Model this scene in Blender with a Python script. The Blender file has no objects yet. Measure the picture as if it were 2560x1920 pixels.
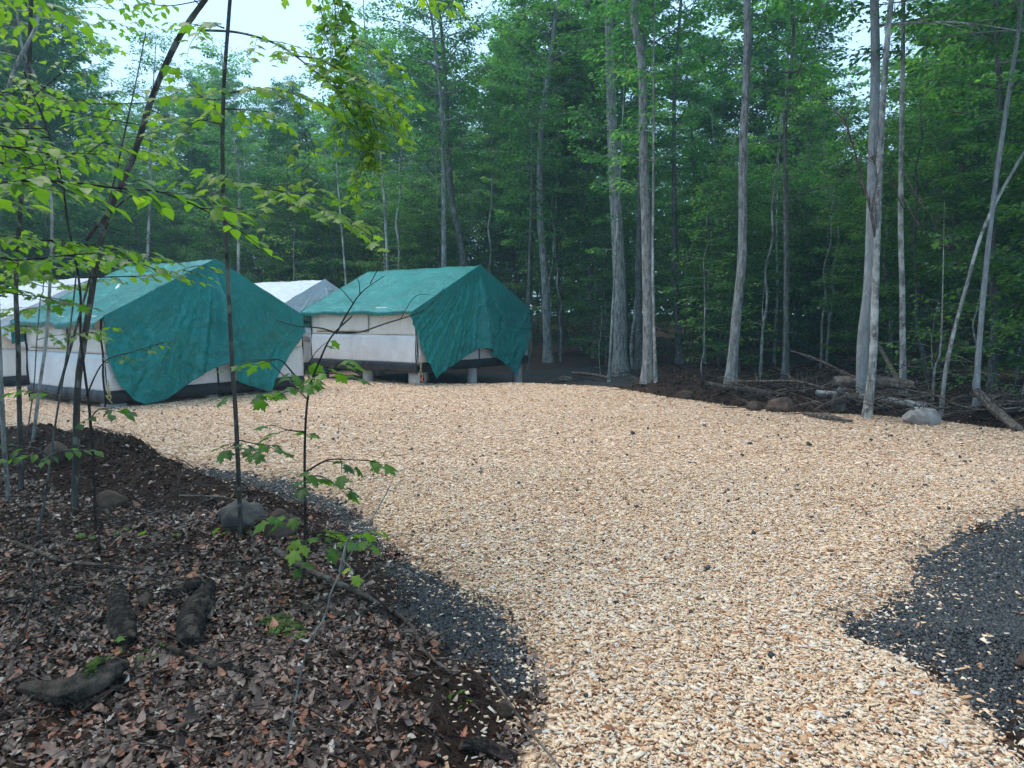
import bpy, math, random
import numpy as np
from mathutils import Vector, Matrix, noise

# ------------------------------------------------------------------ camera
S = bpy.context.scene
FPX, CX, CY = 1776.0, 1280.0, 960.0          # focal length and centre in photograph pixels
EYE = np.array([0.0, 0.0, 1.75])
PITCH = math.radians(5.15)
cd = bpy.data.cameras.new("camera"); cam = bpy.data.objects.new("camera", cd)
S.collection.objects.link(cam); S.camera = cam
cam.location = EYE; cam.rotation_euler = (math.radians(90) - PITCH, 0, 0)
cd.sensor_width = 36; cd.lens = 36 * FPX / 2560; cd.clip_start = 0.05; cd.clip_end = 800

# ------------------------------------------------------------------ sky, sun, exposure
SUN_EL, SUN_AZ = math.radians(66), math.radians(-62)     # azimuth from +Y towards +X
w = bpy.data.worlds.new("World"); S.world = w; w.use_nodes = True
nt = w.node_tree; nt.nodes.clear()
def wn(t, **k):
    n = nt.nodes.new(t)
    for a, b in k.items(): setattr(n, a, b)
    return n
out = wn('ShaderNodeOutputWorld'); bg = wn('ShaderNodeBackground')
sky = wn('ShaderNodeTexSky', sky_type='NISHITA', sun_disc=False, sun_elevation=SUN_EL, sun_rotation=SUN_AZ,
         air_density=1.0, dust_density=1.5, ozone_density=2.5, altitude=300)
tc = wn('ShaderNodeTexCoord'); mp = wn('ShaderNodeMapping'); mp.inputs['Scale'].default_value = (1, 1, 2.6)
nz = wn('ShaderNodeTexNoise'); nz.inputs['Scale'].default_value = 1.7; nz.inputs['Detail'].default_value = 6
cr = wn('ShaderNodeValToRGB'); cr.color_ramp.elements[0].position = .34; cr.color_ramp.elements[1].position = .62
cr.color_ramp.elements[0].color = (.52, .52, .52, 1); cr.color_ramp.elements[1].color = (.86, .86, .86, 1)
mx = wn('ShaderNodeMix', data_type='RGBA'); mx.inputs[7].default_value = (3.1, 4.8, 6.6, 1)
L = nt.links.new
L(tc.outputs['Generated'], mp.inputs[0]); L(mp.outputs[0], nz.inputs['Vector']); L(nz.outputs['Fac'], cr.inputs[0])
L(cr.outputs[0], mx.inputs[0]); L(sky.outputs[0], mx.inputs[6]); L(mx.outputs[2], bg.inputs[0]); L(bg.outputs[0], out.inputs[0])
bg.inputs[1].default_value = 0.12
sd = bpy.data.lights.new("sun", 'SUN'); sun = bpy.data.objects.new("sun", sd); S.collection.objects.link(sun)
sd.energy = 1.1; sd.angle = math.radians(38); sd.color = (1, .90, .78)
sv = Vector((math.sin(SUN_AZ) * math.cos(SUN_EL), math.cos(SUN_AZ) * math.cos(SUN_EL), math.sin(SUN_EL)))
sun.rotation_euler = (-sv).to_track_quat('-Z', 'Y').to_euler(); sun.location = (-20, 10, 40)
S.view_settings.view_transform = 'Standard'; S.view_settings.look = 'None'
S.view_settings.exposure = 1.34; S.view_settings.gamma = 1
c = S.cycles
c.max_bounces = 6; c.diffuse_bounces = 3; c.glossy_bounces = 2; c.transmission_bounces = 3
c.transparent_max_bounces = 4; c.volume_bounces = 0; c.use_adaptive_sampling = True; c.adaptive_threshold = 0.012
c.use_denoising = True; c.denoiser = 'OPENIMAGEDENOISE'; c.denoising_prefilter = 'NONE'; c.denoising_input_passes = 'RGB_ALBEDO_NORMAL'
HAZE = 0.002

# ------------------------------------------------------------------ helpers: picture rays, numbers
rnd = random.Random(7)
R = np.random.default_rng(11)
cp, sp = math.cos(PITCH), math.sin(PITCH)
def ray(px, py):
    a, b = (px - CX) / FPX, -(py - CY) / FPX
    return np.array([a, cp + b * sp, -sp + b * cp])
def P(px, py, y):
    r = ray(px, py); return EYE + r * (y / r[1])
def gp(px, py, z=0.0):
    r = ray(px, py); t = (z - EYE[2]) / r[2]; return (EYE + r * t)[:2]
def sstep(a, b, x):
    t = np.clip((x - a) / (b - a), 0, 1); return t * t * (3 - 2 * t)
def hashn(i, j, s):
    h = (i * 374761393 + j * 668265263 + s * 974634777) & 0xffffffff
    h = ((h ^ (h >> 13)) * 1274126177) & 0xffffffff
    return ((h ^ (h >> 16)) & 0xffff) / 65535.0
def vn(x, y, s=0):
    x = np.asarray(x, float); y = np.asarray(y, float)
    i = np.floor(x).astype(np.int64); j = np.floor(y).astype(np.int64)
    u = x - i; v = y - j; u = u * u * (3 - 2 * u); v = v * v * (3 - 2 * v)
    a = hashn(i, j, s); b = hashn(i + 1, j, s); c_ = hashn(i, j + 1, s); d = hashn(i + 1, j + 1, s)
    return (a * (1 - u) + b * u) * (1 - v) + (c_ * (1 - u) + d * u) * v - .5
def fbm(x, y, s=0, o=3):
    r = 0; a = 1; f = 1
    for k in range(o): r = r + a * vn(x * f, y * f, s + k * 17); a *= .5; f *= 2.1
    return r
def sdf(poly, x, y):                     # positive inside
    x = np.asarray(x, float); y = np.asarray(y, float)
    d = np.full(x.shape, 1e9); ins = np.zeros(x.shape, bool); n = len(poly)
    for k in range(n):
        ax, ay = poly[k]; bx, by = poly[(k + 1) % n]
        ex, ey = bx - ax, by - ay; wx, wy = x - ax, y - ay
        t = np.clip((wx * ex + wy * ey) / (ex * ex + ey * ey + 1e-12), 0, 1)
        d = np.minimum(d, (wx - ex * t) ** 2 + (wy - ey * t) ** 2)
        cond = ((ay > y) != (by > y)); xx = ex * (y - ay) / (ey if ey else 1e-12) + ax
        ins ^= cond & (x < xx)
    return np.where(ins, 1, -1) * np.sqrt(d)

# ------------------------------------------------------------------ the lie of the land
def pl(l): return [tuple(gp(a, b)) for a, b in l]
CHIP = pl([(1270, 2600), (1300, 1900), (1335, 1720), (1300, 1590), (1250, 1520), (1120, 1470), (1040, 1430), (960, 1360), (890, 1290),
           (830, 1245), (745, 1215), (600, 1185), (430, 1172), (230, 1115), (120, 1090), (-60, 1075), (-420, 1060), (-500, 930), (-100, 925),
           (300, 915), (700, 912), (870, 922), (905, 945), (1040, 962), (1200, 963), (1331, 963), (1504, 970), (1562, 975), (1666, 997), (1851, 1024),
           (2025, 1041), (2198, 1048), (2314, 1056), (2430, 1070), (2560, 1086), (2900, 1120), (3300, 1180), (2900, 1230), (2620, 1262),
           (2465, 1307), (2337, 1377), (2290, 1446), (2198, 1504), (2120, 1573), (2198, 1612), (2256, 1631), (2372, 1689),
           (2453, 1758), (2530, 1851), (2600, 1930), (2900, 2600)])
GRAV = [pl([(960, 1400), (1040, 1400), (1250, 1500), (1330, 1600), (1345, 1690), (1290, 1720), (1180, 1650), (1080, 1590), (1010, 1530), (985, 1450)]),
        pl([(380, 1160), (520, 1165), (760, 1200), (900, 1290), (980, 1380), (930, 1400), (860, 1330), (790, 1270), (600, 1225), (450, 1190)]),
        pl([(2120, 1573), (2337, 1377), (2560, 1260), (3400, 1180), (3600, 1500), (3000, 1900), (2640, 1860), (2580, 1740), (2500, 1860), (2372, 1700)]),
        pl([(860, 930), (1600, 915), (1600, 968), (1331, 970), (1040, 975), (860, 955)])]
DIRT = pl([(-200, 1090), (120, 1080), (260, 1110), (430, 1165), (620, 1215), (800, 1265), (900, 1330), (985, 1420), (1020, 1530), (1180, 1650),
           (1300, 1720), (1310, 1800), (1290, 2100), (1020, 2100), (1000, 1930), (960, 1800), (950, 1690), (960, 1560), (860, 1440), (740, 1370),
           (560, 1345), (400, 1330), (120, 1275), (-100, 1230)])
def side(x, y):                          # 1 = the far bank behind the chips on the right, 0 = the near woods floor on the left
    return sstep(-.3, .3, (x - 1.0) + .0 * y)
MOUNDS = []
def Z(x, y):
    x = np.asarray(x, float); y = np.asarray(y, float)
    s = sdf(CHIP, x, y) + .16 * fbm(x * 1.6, y * 1.6, 3)
    z = .03 * fbm(x * .25, y * .25, 5) + .055 * sstep(-.02, .22, s)
    z = z + .015 * fbm(x * 2.2, y * 2.2, 9) * sstep(0, .4, s)
    o = -s
    left = (x < 1.2) & (y < 12.5); lf = np.where(left, 1.0, 0.0)
    g = np.full(x.shape, -9.0)
    for q in GRAV[:3]: g = np.maximum(g, sdf(q, x, y))
    ng = sstep(.0, .45, -g)
    z = z + lf * ng * (.17 * sstep(.05, .7, o) + .10 * np.exp(-((o - .9) / .5) ** 2) * (.6 + fbm(x * 1.1, y * 1.1, 21)))
    z = z + lf * ng * sstep(.1, .5, o) * (.05 * fbm(x * 1.3, y * 1.3, 31) + .03 * fbm(x * 5, y * 5, 41))
    rb = (x > -.5) & (y > 8) | (y > 19)
    rf = np.where(rb & (x > -1.5), 1.0, 0.0) * sstep(.0, .5, x + 1.0) * ng * sstep(0, .5, -sdf(GRAV[3], x, y))
    z = z + rf * (.16 * sstep(.1, 1.0, o) + .16 * np.exp(-((o - 1.5) / .9) ** 2) * (.9 + 1.3 * fbm(x * .7, y * .7, 51)) + sstep(.1, .5, o) * .07 * fbm(x * 3, y * 3, 61))
    far = sstep(26, 75, np.hypot(x, y)); z = z + far * 2.0
    z = z + .35 * sstep(9, 16, -x) * 0
    for (mx_, my_, mh, mr) in MOUNDS: z = z + mh * np.exp(-((x - mx_) ** 2 + (y - my_) ** 2) / mr ** 2) * (1 + .5 * fbm(x * 3, y * 3, 71)) * sstep(-.05, .5, o)
    z = z - .32 * np.exp(-((x - .3) ** 2 + (y - 22.6) ** 2) / 8.0) * sstep(0, .6, o)
    return z
for (px, py, h, r) in [(240, 1180, .30, .75), (1615, 975, .32, .7), (60, 1130, .2, .6), (1250, 1750, .07, .3), (2560, 1640, .14, .35), (850, 1330, .05, .3)]:
    q = gp(px, py, .1); MOUNDS.append((q[0], q[1] + r * .4, h, r))
def z1(x, y): return float(Z(np.array([x]), np.array([y]))[0])
def ground(px, py):
    r = ray(px, py)
    t = np.concatenate([np.linspace(2, 30, 700), np.linspace(30.2, 90, 200)])
    p = EYE + t[:, None] * r; h = p[:, 2] - Z(p[:, 0], p[:, 1])
    k = np.argmax(h < 0) if (h < 0).any() else len(t) - 1
    return p[k]

# ------------------------------------------------------------------ materials
def material(name):
    m = bpy.data.materials.new(name); m.use_nodes = True; t = m.node_tree; b = t.nodes['Principled BSDF']
    def N(ty, **k):
        n = t.nodes.new(ty)
        for a, v in k.items():
            if a in n.bl_rna.properties: setattr(n, a, v)
            else: n.inputs[a].default_value = v
        return n
    return m, t, b, N
def ramp(N, stops):
    n = N('ShaderNodeValToRGB'); e = n.color_ramp.elements
    while len(e) < len(stops): e.new(.5)
    for k, (p, col) in enumerate(stops): e[k].position = p; e[k].color = (*col, 1)
    return n
def coords(N, t, kind='Object', scale=(1, 1, 1)):
    a = N('ShaderNodeTexCoord'); b = N('ShaderNodeMapping'); b.inputs['Scale'].default_value = scale
    t.links.new(a.outputs[kind], b.inputs[0]); return b.outputs[0]
def tex(N, t, vec, scale, detail=4, rough=.55, ty='ShaderNodeTexNoise'):
    n = N(ty); n.inputs['Scale'].default_value = scale
    if ty == 'ShaderNodeTexNoise': n.inputs['Detail'].default_value = detail; n.inputs['Roughness'].default_value = rough
    t.links.new(vec, n.inputs['Vector']); return n
def bump(N, t, b, h, dist, strength=1):
    n = N('ShaderNodeBump'); n.inputs['Distance'].default_value = dist; n.inputs['Strength'].default_value = strength
    t.links.new(h, n.inputs['Height']); t.links.new(n.outputs[0], b.inputs['Normal']); return n
def mixc(N, t, f, a, b_):
    n = N('ShaderNodeMix', data_type='RGBA')
    for s_, i in ((f, 0), (a, 6), (b_, 7)):
        if isinstance(s_, (int, float)): n.inputs[i].default_value = s_
        elif isinstance(s_, tuple): n.inputs[i].default_value = (*s_, 1)
        else: t.links.new(s_, n.inputs[i])
    return n.outputs[2]
def simple(name, stops, scale=6, rough=.8, bd=.01, bs=20, sc=(1, 1, 1), spec=.3):
    m, t, b, N = material(name); v = coords(N, t, 'Object', sc)
    n = tex(N, t, v, scale); r = ramp(N, stops); t.links.new(n.outputs['Fac'], r.inputs[0]); t.links.new(r.outputs[0], b.inputs['Base Color'])
    b.inputs['Roughness'].default_value = rough; b.inputs['Specular IOR Level'].default_value = spec
    n2 = tex(N, t, v, bs, 5); bump(N, t, b, n2.outputs['Fac'], bd); return m
def bark(name, dark, mid, light, lichen, furrow=1.0, lich_amt=.62):
    m, t, b, N = material(name); v = coords(N, t, 'Object', (1, 1, .16)); v2 = coords(N, t, 'Object', (1, 1, .6))
    n = tex(N, t, v, 22, 6, .65); r = ramp(N, [(.32, dark), (.52, mid), (.72, light)])
    t.links.new(n.outputs['Fac'], r.inputs[0])
    big = tex(N, t, v2, 3.2, 5, .6); lr = ramp(N, [(lich_amt - .05, (0, 0, 0)), (lich_amt + .04, (1, 1, 1))]); t.links.new(big.outputs['Fac'], lr.inputs[0])
    sp_ = tex(N, t, v2, 16, 3); sr = ramp(N, [(.56, (0, 0, 0)), (.62, (1, 1, 1))]); t.links.new(sp_.outputs['Fac'], sr.inputs[0])
    add = N('ShaderNodeMath', operation='MAXIMUM'); t.links.new(lr.outputs[0], add.inputs[0])
    ml = N('ShaderNodeMath', operation='MULTIPLY'); t.links.new(sr.outputs[0], ml.inputs[0]); ml.inputs[1].default_value = .7
    t.links.new(ml.outputs[0], add.inputs[1])
    f2 = N('ShaderNodeMath', operation='MULTIPLY'); t.links.new(add.outputs[0], f2.inputs[0]); f2.inputs[1].default_value = .65
    col = mixc(N, t, f2.outputs[0], r.outputs[0], lichen)
    t.links.new(col, b.inputs['Base Color']); b.inputs['Roughness'].default_value = .9; b.inputs['Specular IOR Level'].default_value = .15
    bump(N, t, b, n.outputs['Fac'], .02 * furrow); return m
def leafmat(name, stops, trans=.35, rough=.45, tcol=(1.2, 1.35, .5), vary=.24):
    m, t, b, N = material(name)
    a = N('ShaderNodeAttribute'); a.attribute_name = 'tone'
    oi = N('ShaderNodeObjectInfo'); ma = N('ShaderNodeMath', operation='MULTIPLY_ADD'); t.links.new(oi.outputs['Random'], ma.inputs[0])
    ma.inputs[1].default_value = vary; t.links.new(a.outputs['Fac'], ma.inputs[2])
    sb = N('ShaderNodeMath', operation='SUBTRACT'); t.links.new(ma.outputs[0], sb.inputs[0]); sb.inputs[1].default_value = vary / 2 - .02
    r = ramp(N, stops); t.links.new(sb.outputs[0], r.inputs[0]); t.links.new(r.outputs[0], b.inputs['Base Color'])
    b.inputs['Roughness'].default_value = rough; b.inputs['Specular IOR Level'].default_value = .35
    tr = N('ShaderNodeBsdfTranslucent'); mc = N('ShaderNodeMix', data_type='RGBA', blend_type='MULTIPLY'); mc.inputs[0].default_value = 1
    t.links.new(r.outputs[0], mc.inputs[6]); mc.inputs[7].default_value = (*[min(k * 1.6, 4) for k in tcol], 1); t.links.new(mc.outputs[2], tr.inputs[0])
    ms = N('ShaderNodeMixShader'); ms.inputs[0].default_value = trans
    t.links.new(b.outputs[0], ms.inputs[1]); t.links.new(tr.outputs[0], ms.inputs[2]); t.links.new(ms.outputs[0], t.nodes['Material Output'].inputs[0]); return m
def tonemat(name, stops, rough=.7, spec=.3, bs=0, bd=.002):
    m, t, b, N = material(name); a = N('ShaderNodeAttribute'); a.attribute_name = 'tone'
    r = ramp(N, stops); col = r.outputs[0]; t.links.new(a.outputs['Fac'], r.inputs[0])
    v = coords(N, t); n = tex(N, t, v, 140 if not bs else bs, 3); g = ramp(N, [(.3, (.62, .6, .58)), (.7, (1.15, 1.15, 1.15))]); t.links.new(n.outputs['Fac'], g.inputs[0])
    mm = N('ShaderNodeMix', data_type='RGBA', blend_type='MULTIPLY'); mm.inputs[0].default_value = .8; t.links.new(col, mm.inputs[6]); t.links.new(g.outputs[0], mm.inputs[7])
    t.links.new(mm.outputs[2], b.inputs['Base Color']); b.inputs['Roughness'].default_value = rough; b.inputs['Specular IOR Level'].default_value = spec; return m
CHIPS_RAMP = [(0, (.12, .06, .03)), (.10, (.38, .16, .08)), (.25, (.62, .34, .18)), (.45, (.79, .53, .33)), (.68, (.91, .70, .49)), (.86, (.91, .78, .62)), (1, (.66, .61, .58))]
M = {}
M['chip'] = tonemat('fresh_wood_chip', CHIPS_RAMP, .75, .2)
M['litter'] = tonemat('dead_leaf', [(0, (.025, .017, .014)), (.25, (.078, .048, .037)), (.5, (.165, .108, .084)), (.68, (.34, .25, .205)), (.8, (.32, .10, .04)), (.9, (.40, .30, .22)), (1, (.62, .56, .5))], .4, .35, 60)
M['stone'] = tonemat('crushed_dark_stone', [(0, (.02, .022, .024)), (.6, (.058, .065, .071)), (.9, (.12, .128, .135)), (1, (.22, .22, .22))], .55, .4, 90)
M['clod'] = tonemat('soil_crumb', [(0, (.014, .009, .007)), (.6, (.045, .026, .018)), (1, (.10, .062, .042))], .95, .1, 90)
M['twig'] = tonemat('twig_bark', [(0, (.02, .014, .012)), (.6, (.07, .05, .042)), (1, (.2, .16, .13))], .8, .2, 60)
G_NEAR = [(0, (.035, .095, .025)), (.35, (.075, .18, .03)), (.7, (.125, .245, .034)), (1, (.22, .34, .05))]
M['leaf_near'] = leafmat('sapling_leaf', G_NEAR, .5, .38, (1.35, 1.4, .45))
G_FAR = [(0, (.020, .080, .036)), (.4, (.052, .165, .060)), (.75, (.105, .26, .080)), (1, (.20, .37, .10))]
M['leaf_far'] = leafmat('forest_leaf', G_FAR, .44, .45, (1.1, 1.3, .6), .34)
M['leaf_under'] = leafmat('understory_leaf', [(0, (.018, .072, .034)), (.5, (.048, .140, .048)), (1, (.18, .34, .08))], .44, .45, (1.15, 1.35, .6), .5)
M['bark_grey'] = bark('furrowed_grey_bark', (.06, .057, .055), (.26, .255, .245), (.47, .46, .445), (.44, .46, .42), 2.2, .62)
M['bark_lichen'] = bark('lichen_spotted_bark', (.07, .066, .06), (.23, .225, .21), (.36, .35, .33), (.62, .63, .58), .8, .55)
M['bark_beech'] = bark('smooth_beech_bark', (.17, .18, .185), (.26, .27, .275), (.34, .35, .35), (.4, .42, .40), .15, .6)
M['bark_sap'] = bark('mottled_sapling_bark', (.035, .03, .026), (.085, .077, .068), (.15, .14, .12), (.33, .34, .30), .4, .6)
M['bark_dark'] = bark('dark_sapling_bark', (.018, .015, .013), (.045, .037, .033), (.085, .072, .062), (.2, .2, .17), .4, .68)
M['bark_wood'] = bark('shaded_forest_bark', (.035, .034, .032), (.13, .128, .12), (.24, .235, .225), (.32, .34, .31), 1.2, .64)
M['rot'] = bark('rotten_wet_wood', (.008, .007, .007), (.038, .030, .027), (.13, .10, .08), (.20, .16, .12), 3.0, .6)
M['deadwood'] = bark('weathered_dead_wood', (.04, .03, .025), (.12, .09, .072), (.22, .175, .145), (.28, .27, .24), 1, .66)
M['moss'] = simple('green_moss', [(.3, (.03, .055, .012)), (.7, (.10, .15, .03))], 30, 1, .01, 80)
M['rock'] = simple('grey_field_stone', [(.3, (.045, .04, .036)), (.52, (.11, .10, .09)), (.8, (.22, .205, .185))], 5, .85, .012, 25)
M['rock_pale'] = simple('pale_split_stone', [(.3, (.16, .15, .14)), (.55, (.32, .30, .285)), (.8, (.45, .42, .40))], 6, .85, .015, 25)
M['rock_brown'] = simple('soil_stained_stone', [(.3, (.05, .032, .024)), (.6, (.12, .08, .06)), (.85, (.19, .15, .12))], 6, .9, .012, 25)
M['concrete'] = simple('grey_concrete_pier', [(.3, (.38, .37, .35)), (.7, (.6, .58, .55))], 7, .85, .004, 40)
M['lumber'] = simple('platform_lumber', [(.3, (.06, .045, .03)), (.7, (.16, .12, .08))], 7, .8, .004, 40)
M['skirt'] = simple('black_vinyl_skirt', [(.3, (.012, .014, .018)), (.7, (.03, .033, .04))], 3, .45, .01, 5, (1, 1, 1), .4)
M['strap'] = simple('black_webbing', [(.3, (.01, .01, .01)), (.7, (.02, .02, .02))], 9, .7)
M['red'] = simple('red_paint_mark', [(.3, (.42, .03, .03)), (.7, (.6, .06, .05))], 9, .6)
M['rope'] = simple('yellow_rope', [(.3, (.35, .28, .1)), (.7, (.55, .45, .2))], 30, .8)
M['blue'] = simple('blue_plastic', [(.3, (.02, .06, .22)), (.7, (.03, .1, .3))], 4, .4)
def canvas(name, a, b_, rough, scale=3):
    m, t, b, N = material(name); v = coords(N, t, 'Object', (1, 1, .5)); n = tex(N, t, v, 2.2, 5); r = ramp(N, [(.3, a), (.7, b_)])
    t.links.new(n.outputs['Fac'], r.inputs[0]); t.links.new(r.outputs[0], b.inputs['Base Color']); b.inputs['Roughness'].default_value = rough
    n2 = tex(N, t, v, scale, 4, .5); n2.inputs['Distortion'].default_value = .8; bump(N, t, b, n2.outputs['Fac'], .05, .7); return m
M['canvas'] = canvas('cream_tent_canvas', (.72, .67, .59), (.84, .80, .73), .8)
M['canvas_low'] = canvas('white_vinyl_sod_cloth', (.68, .68, .69), (.82, .82, .82), .42, 5)
def tarpmat(name, a, b_, rough, spec, metal=0, d=.06, coat=.22):
    m, t, b, N = material(name); v = coords(N, t, 'Object'); n = tex(N, t, v, 1.1, 4); r = ramp(N, [(.3, a), (.7, b_)])
    t.links.new(n.outputs['Fac'], r.inputs[0]); t.links.new(r.outputs[0], b.inputs['Base Color'])
    b.inputs['Roughness'].default_value = rough; b.inputs['Specular IOR Level'].default_value = spec; b.inputs['Metallic'].default_value = metal
    n1 = tex(N, t, v, 6, 5, .6); n1.inputs['Distortion'].default_value = 2.2
    vo = N('ShaderNodeTexVoronoi', feature='DISTANCE_TO_EDGE'); vo.inputs['Scale'].default_value = 4
    dm = N('ShaderNodeVectorMath', operation='MULTIPLY_ADD'); t.links.new(n1.outputs['Color'], dm.inputs[0]); dm.inputs[1].default_value = (.5, .5, .5); t.links.new(v, dm.inputs[2])
    t.links.new(dm.outputs[0], vo.inputs['Vector'])
    ad = N('ShaderNodeMath', operation='MULTIPLY_ADD'); t.links.new(vo.outputs['Distance'], ad.inputs[0]); ad.inputs[1].default_value = .8; t.links.new(n1.outputs['Fac'], ad.inputs[2]); b.inputs['Coat Weight'].default_value = coat; b.inputs['Coat Roughness'].default_value = .16; b.inputs['Coat IOR'].default_value = 1.5
    bump(N, t, b, ad.outputs[0], d, .8); return m
M['tarp'] = tarpmat('green_poly_tarp', (.0, .20, .185), (.0, .29, .27), .3, .5)
M['tarp_silver'] = tarpmat('silver_poly_tarp', (.72, .77, .85), (.82, .87, .94), .36, .5, 0)

# ground: one material, zones from vertex attributes
m, t, b, N = material('clearing_ground'); v = coords(N, t)
fine = tex(N, t, v, 55, 4, .7); mid = tex(N, t, v, 5, 6, .65); vo = tex(N, t, v, 34, ty='ShaderNodeTexVoronoi')
rc = ramp(N, [(0, (.52, .32, .19)), (.5, (.75, .51, .35)), (1, (.89, .68, .51))]); t.links.new(vo.outputs['Color'], rc.inputs[0])
rg = ramp(N, [(.3, (.018, .02, .022)), (.7, (.07, .076, .084))]); t.links.new(fine.outputs['Fac'], rg.inputs[0])
rd = ramp(N, [(.3, (.015, .009, .007)), (.6, (.05, .029, .020)), (.85, (.085, .052, .036))]); t.links.new(mid.outputs['Fac'], rd.inputs[0])
rl = ramp(N, [(.3, (.02, .012, .009)), (.55, (.075, .045, .032)), (.8, (.16, .105, .08))]); t.links.new(fine.outputs['Fac'], rl.inputs[0])
def at(nm):
    a = N('ShaderNodeAttribute'); a.attribute_name = nm; return a.outputs['Fac']
col = mixc(N, t, at('litter_zone'), rd.outputs[0], rl.outputs[0]); col = mixc(N, t, at('gravel_zone'), col, rg.outputs[0]); col = mixc(N, t, at('chip_zone'), col, rc.outputs[0])
t.links.new(col, b.inputs['Base Color']); b.inputs['Roughness'].default_value = .9; b.inputs['Specular IOR Level'].default_value = .2
bump(N, t, b, fine.outputs['Fac'], .03); M['ground'] = m

# ------------------------------------------------------------------ mesh building
class G:
    def __init__(s): s.v = []; s.f = {}; s.t = []; s.n = 0
    def add(s, v, f, tone=.5):
        v = np.asarray(v, float).reshape(-1, 3); f = np.asarray(f, np.int64)
        s.v.append(v); s.f.setdefault(f.shape[1], []).append(f + s.n); s.n += len(v)
        s.t.append(np.full(len(v), float(tone)) if np.isscalar(tone) else np.asarray(tone, float))
    def build(s, name, mat, parent=None, smooth=False, inv=None):
        me = bpy.data.meshes.new(name); V = np.concatenate(s.v) if s.v else np.zeros((0, 3))
        if inv is not None:
            V = V - np.array(inv)
        me.vertices.add(len(V)); me.vertices.foreach_set('co', V.astype(np.float32).ravel())
        loops = []; tot = []
        for k, l in s.f.items():
            a = np.concatenate(l); loops.append(a.ravel()); tot.append(np.full(len(a), k))
        loops = np.concatenate(loops); tot = np.concatenate(tot); st = np.concatenate([[0], np.cumsum(tot)[:-1]])
        me.loops.add(len(loops)); me.loops.foreach_set('vertex_index', loops.astype(np.int32))
        me.polygons.add(len(tot)); me.polygons.foreach_set('loop_start', st.astype(np.int32)); me.polygons.foreach_set('loop_total', tot.astype(np.int32))
        me.update(calc_edges=True)
        if smooth: me.polygons.foreach_set('use_smooth', np.ones(len(tot), bool))
        a = me.attributes.new('tone', 'FLOAT', 'POINT'); a.data.foreach_set('value', np.concatenate(s.t).astype(np.float32))
        me.materials.append(mat); o = bpy.data.objects.new(name, me); S.collection.objects.link(o)
        if parent is not None: o.parent = parent
        return o
def tag(o, label=None, cat=None, group=None, kind=None):
    if label: o['label'] = label
    if cat: o['category'] = cat
    if group: o['group'] = group
    if kind: o['kind'] = kind
    return o
def thing(name, label, cat, loc=(0, 0, 0), group=None):
    o = bpy.data.objects.new(name, None); S.collection.objects.link(o); o.location = tuple(float(k) for k in loc); o.empty_display_size = .1
    return tag(o, label, cat, group)
def copy_tree(o, parent=None):
    c_ = o.copy(); S.collection.objects.link(c_); c_.parent = parent
    for ch in [k for k in bpy.data.objects if k.parent == o] if parent is None else []: copy_tree(ch, c_)
    return c_
def smoothpath(pts, n=6):
    p = np.asarray(pts, float)
    if len(p) < 3: 
        tt = np.linspace(0, 1, n * (len(p) - 1) + 1)[:, None]; return p[0] + (p[-1] - p[0]) * tt
    q = np.vstack([2 * p[0] - p[1], p, 2 * p[-1] - p[-2]]); o = []
    for i in range(1, len(q) - 2):
        for k in range(n):
            u = k / n; a, b_, c_, d = q[i - 1], q[i], q[i + 1], q[i + 2]
            o.append(.5 * (2 * b_ + (c_ - a) * u + (2 * a - 5 * b_ + 4 * c_ - d) * u * u + (3 * b_ - a - 3 * c_ + d) * u ** 3))
    o.append(p[-1]); return np.array(o)
def tube(g, path, rad, sides=8, tone=.5, cap=True, rough=0, rng=R):
    p = np.asarray(path, float); n = len(p); rad = np.broadcast_to(np.asarray(rad, float), (n,))
    T = np.gradient(p, axis=0); T /= np.linalg.norm(T, axis=1)[:, None] + 1e-9
    up = np.array([1., 0, 0]) if abs(T[0][0]) < .8 else np.array([0, 1., 0])
    a = np.cross(T[0], up); a /= np.linalg.norm(a); ang = np.linspace(0, 2 * np.pi, sides, endpoint=False); vs = []
    for i in range(n):
        a = a - T[i] * np.dot(a, T[i]); a /= np.linalg.norm(a) + 1e-9; bb = np.cross(T[i], a)
        rr = rad[i] * (1 + (rng.normal(0, rough, sides) if rough else 0))
        vs.append(p[i] + (np.cos(ang) * rr)[:, None] * a + (np.sin(ang) * rr)[:, None] * bb)
    V = np.vstack(vs); i0 = np.arange(sides); i1 = (i0 + 1) % sides; F = []
    for i in range(n - 1):
        F.append(np.stack([i * sides + i0, i * sides + i1, (i + 1) * sides + i1, (i + 1) * sides + i0], 1))
    g.add(V, np.vstack(F), tone)
    if cap:
        for e, rev in ((0, True), (n - 1, False)):
            ring = V[e * sides:(e + 1) * sides]; vv = np.vstack([ring, p[e] + T[e] * rad[e] * (.15 if not rev else -.15)])
            tri = np.stack([i0, i1, np.full(sides, sides)], 1)
            if rev: tri = tri[:, ::-1]
            g.add(vv, tri, tone)
def box(g, x0, x1, y0, y1, z0, z1_, M4=None, tone=.5):
    v = np.array([(x, y, z) for x in (x0, x1) for y in (y0, y1) for z in (z0, z1_)], float)
    if M4 is not None: v = np.array([tuple(M4 @ Vector(k)) for k in v])
    g.add(v, [(0, 1, 3, 2), (4, 6, 7, 5), (0, 4, 5, 1), (2, 3, 7, 6), (0, 2, 6, 4), (1, 5, 7, 3)], tone)
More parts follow.
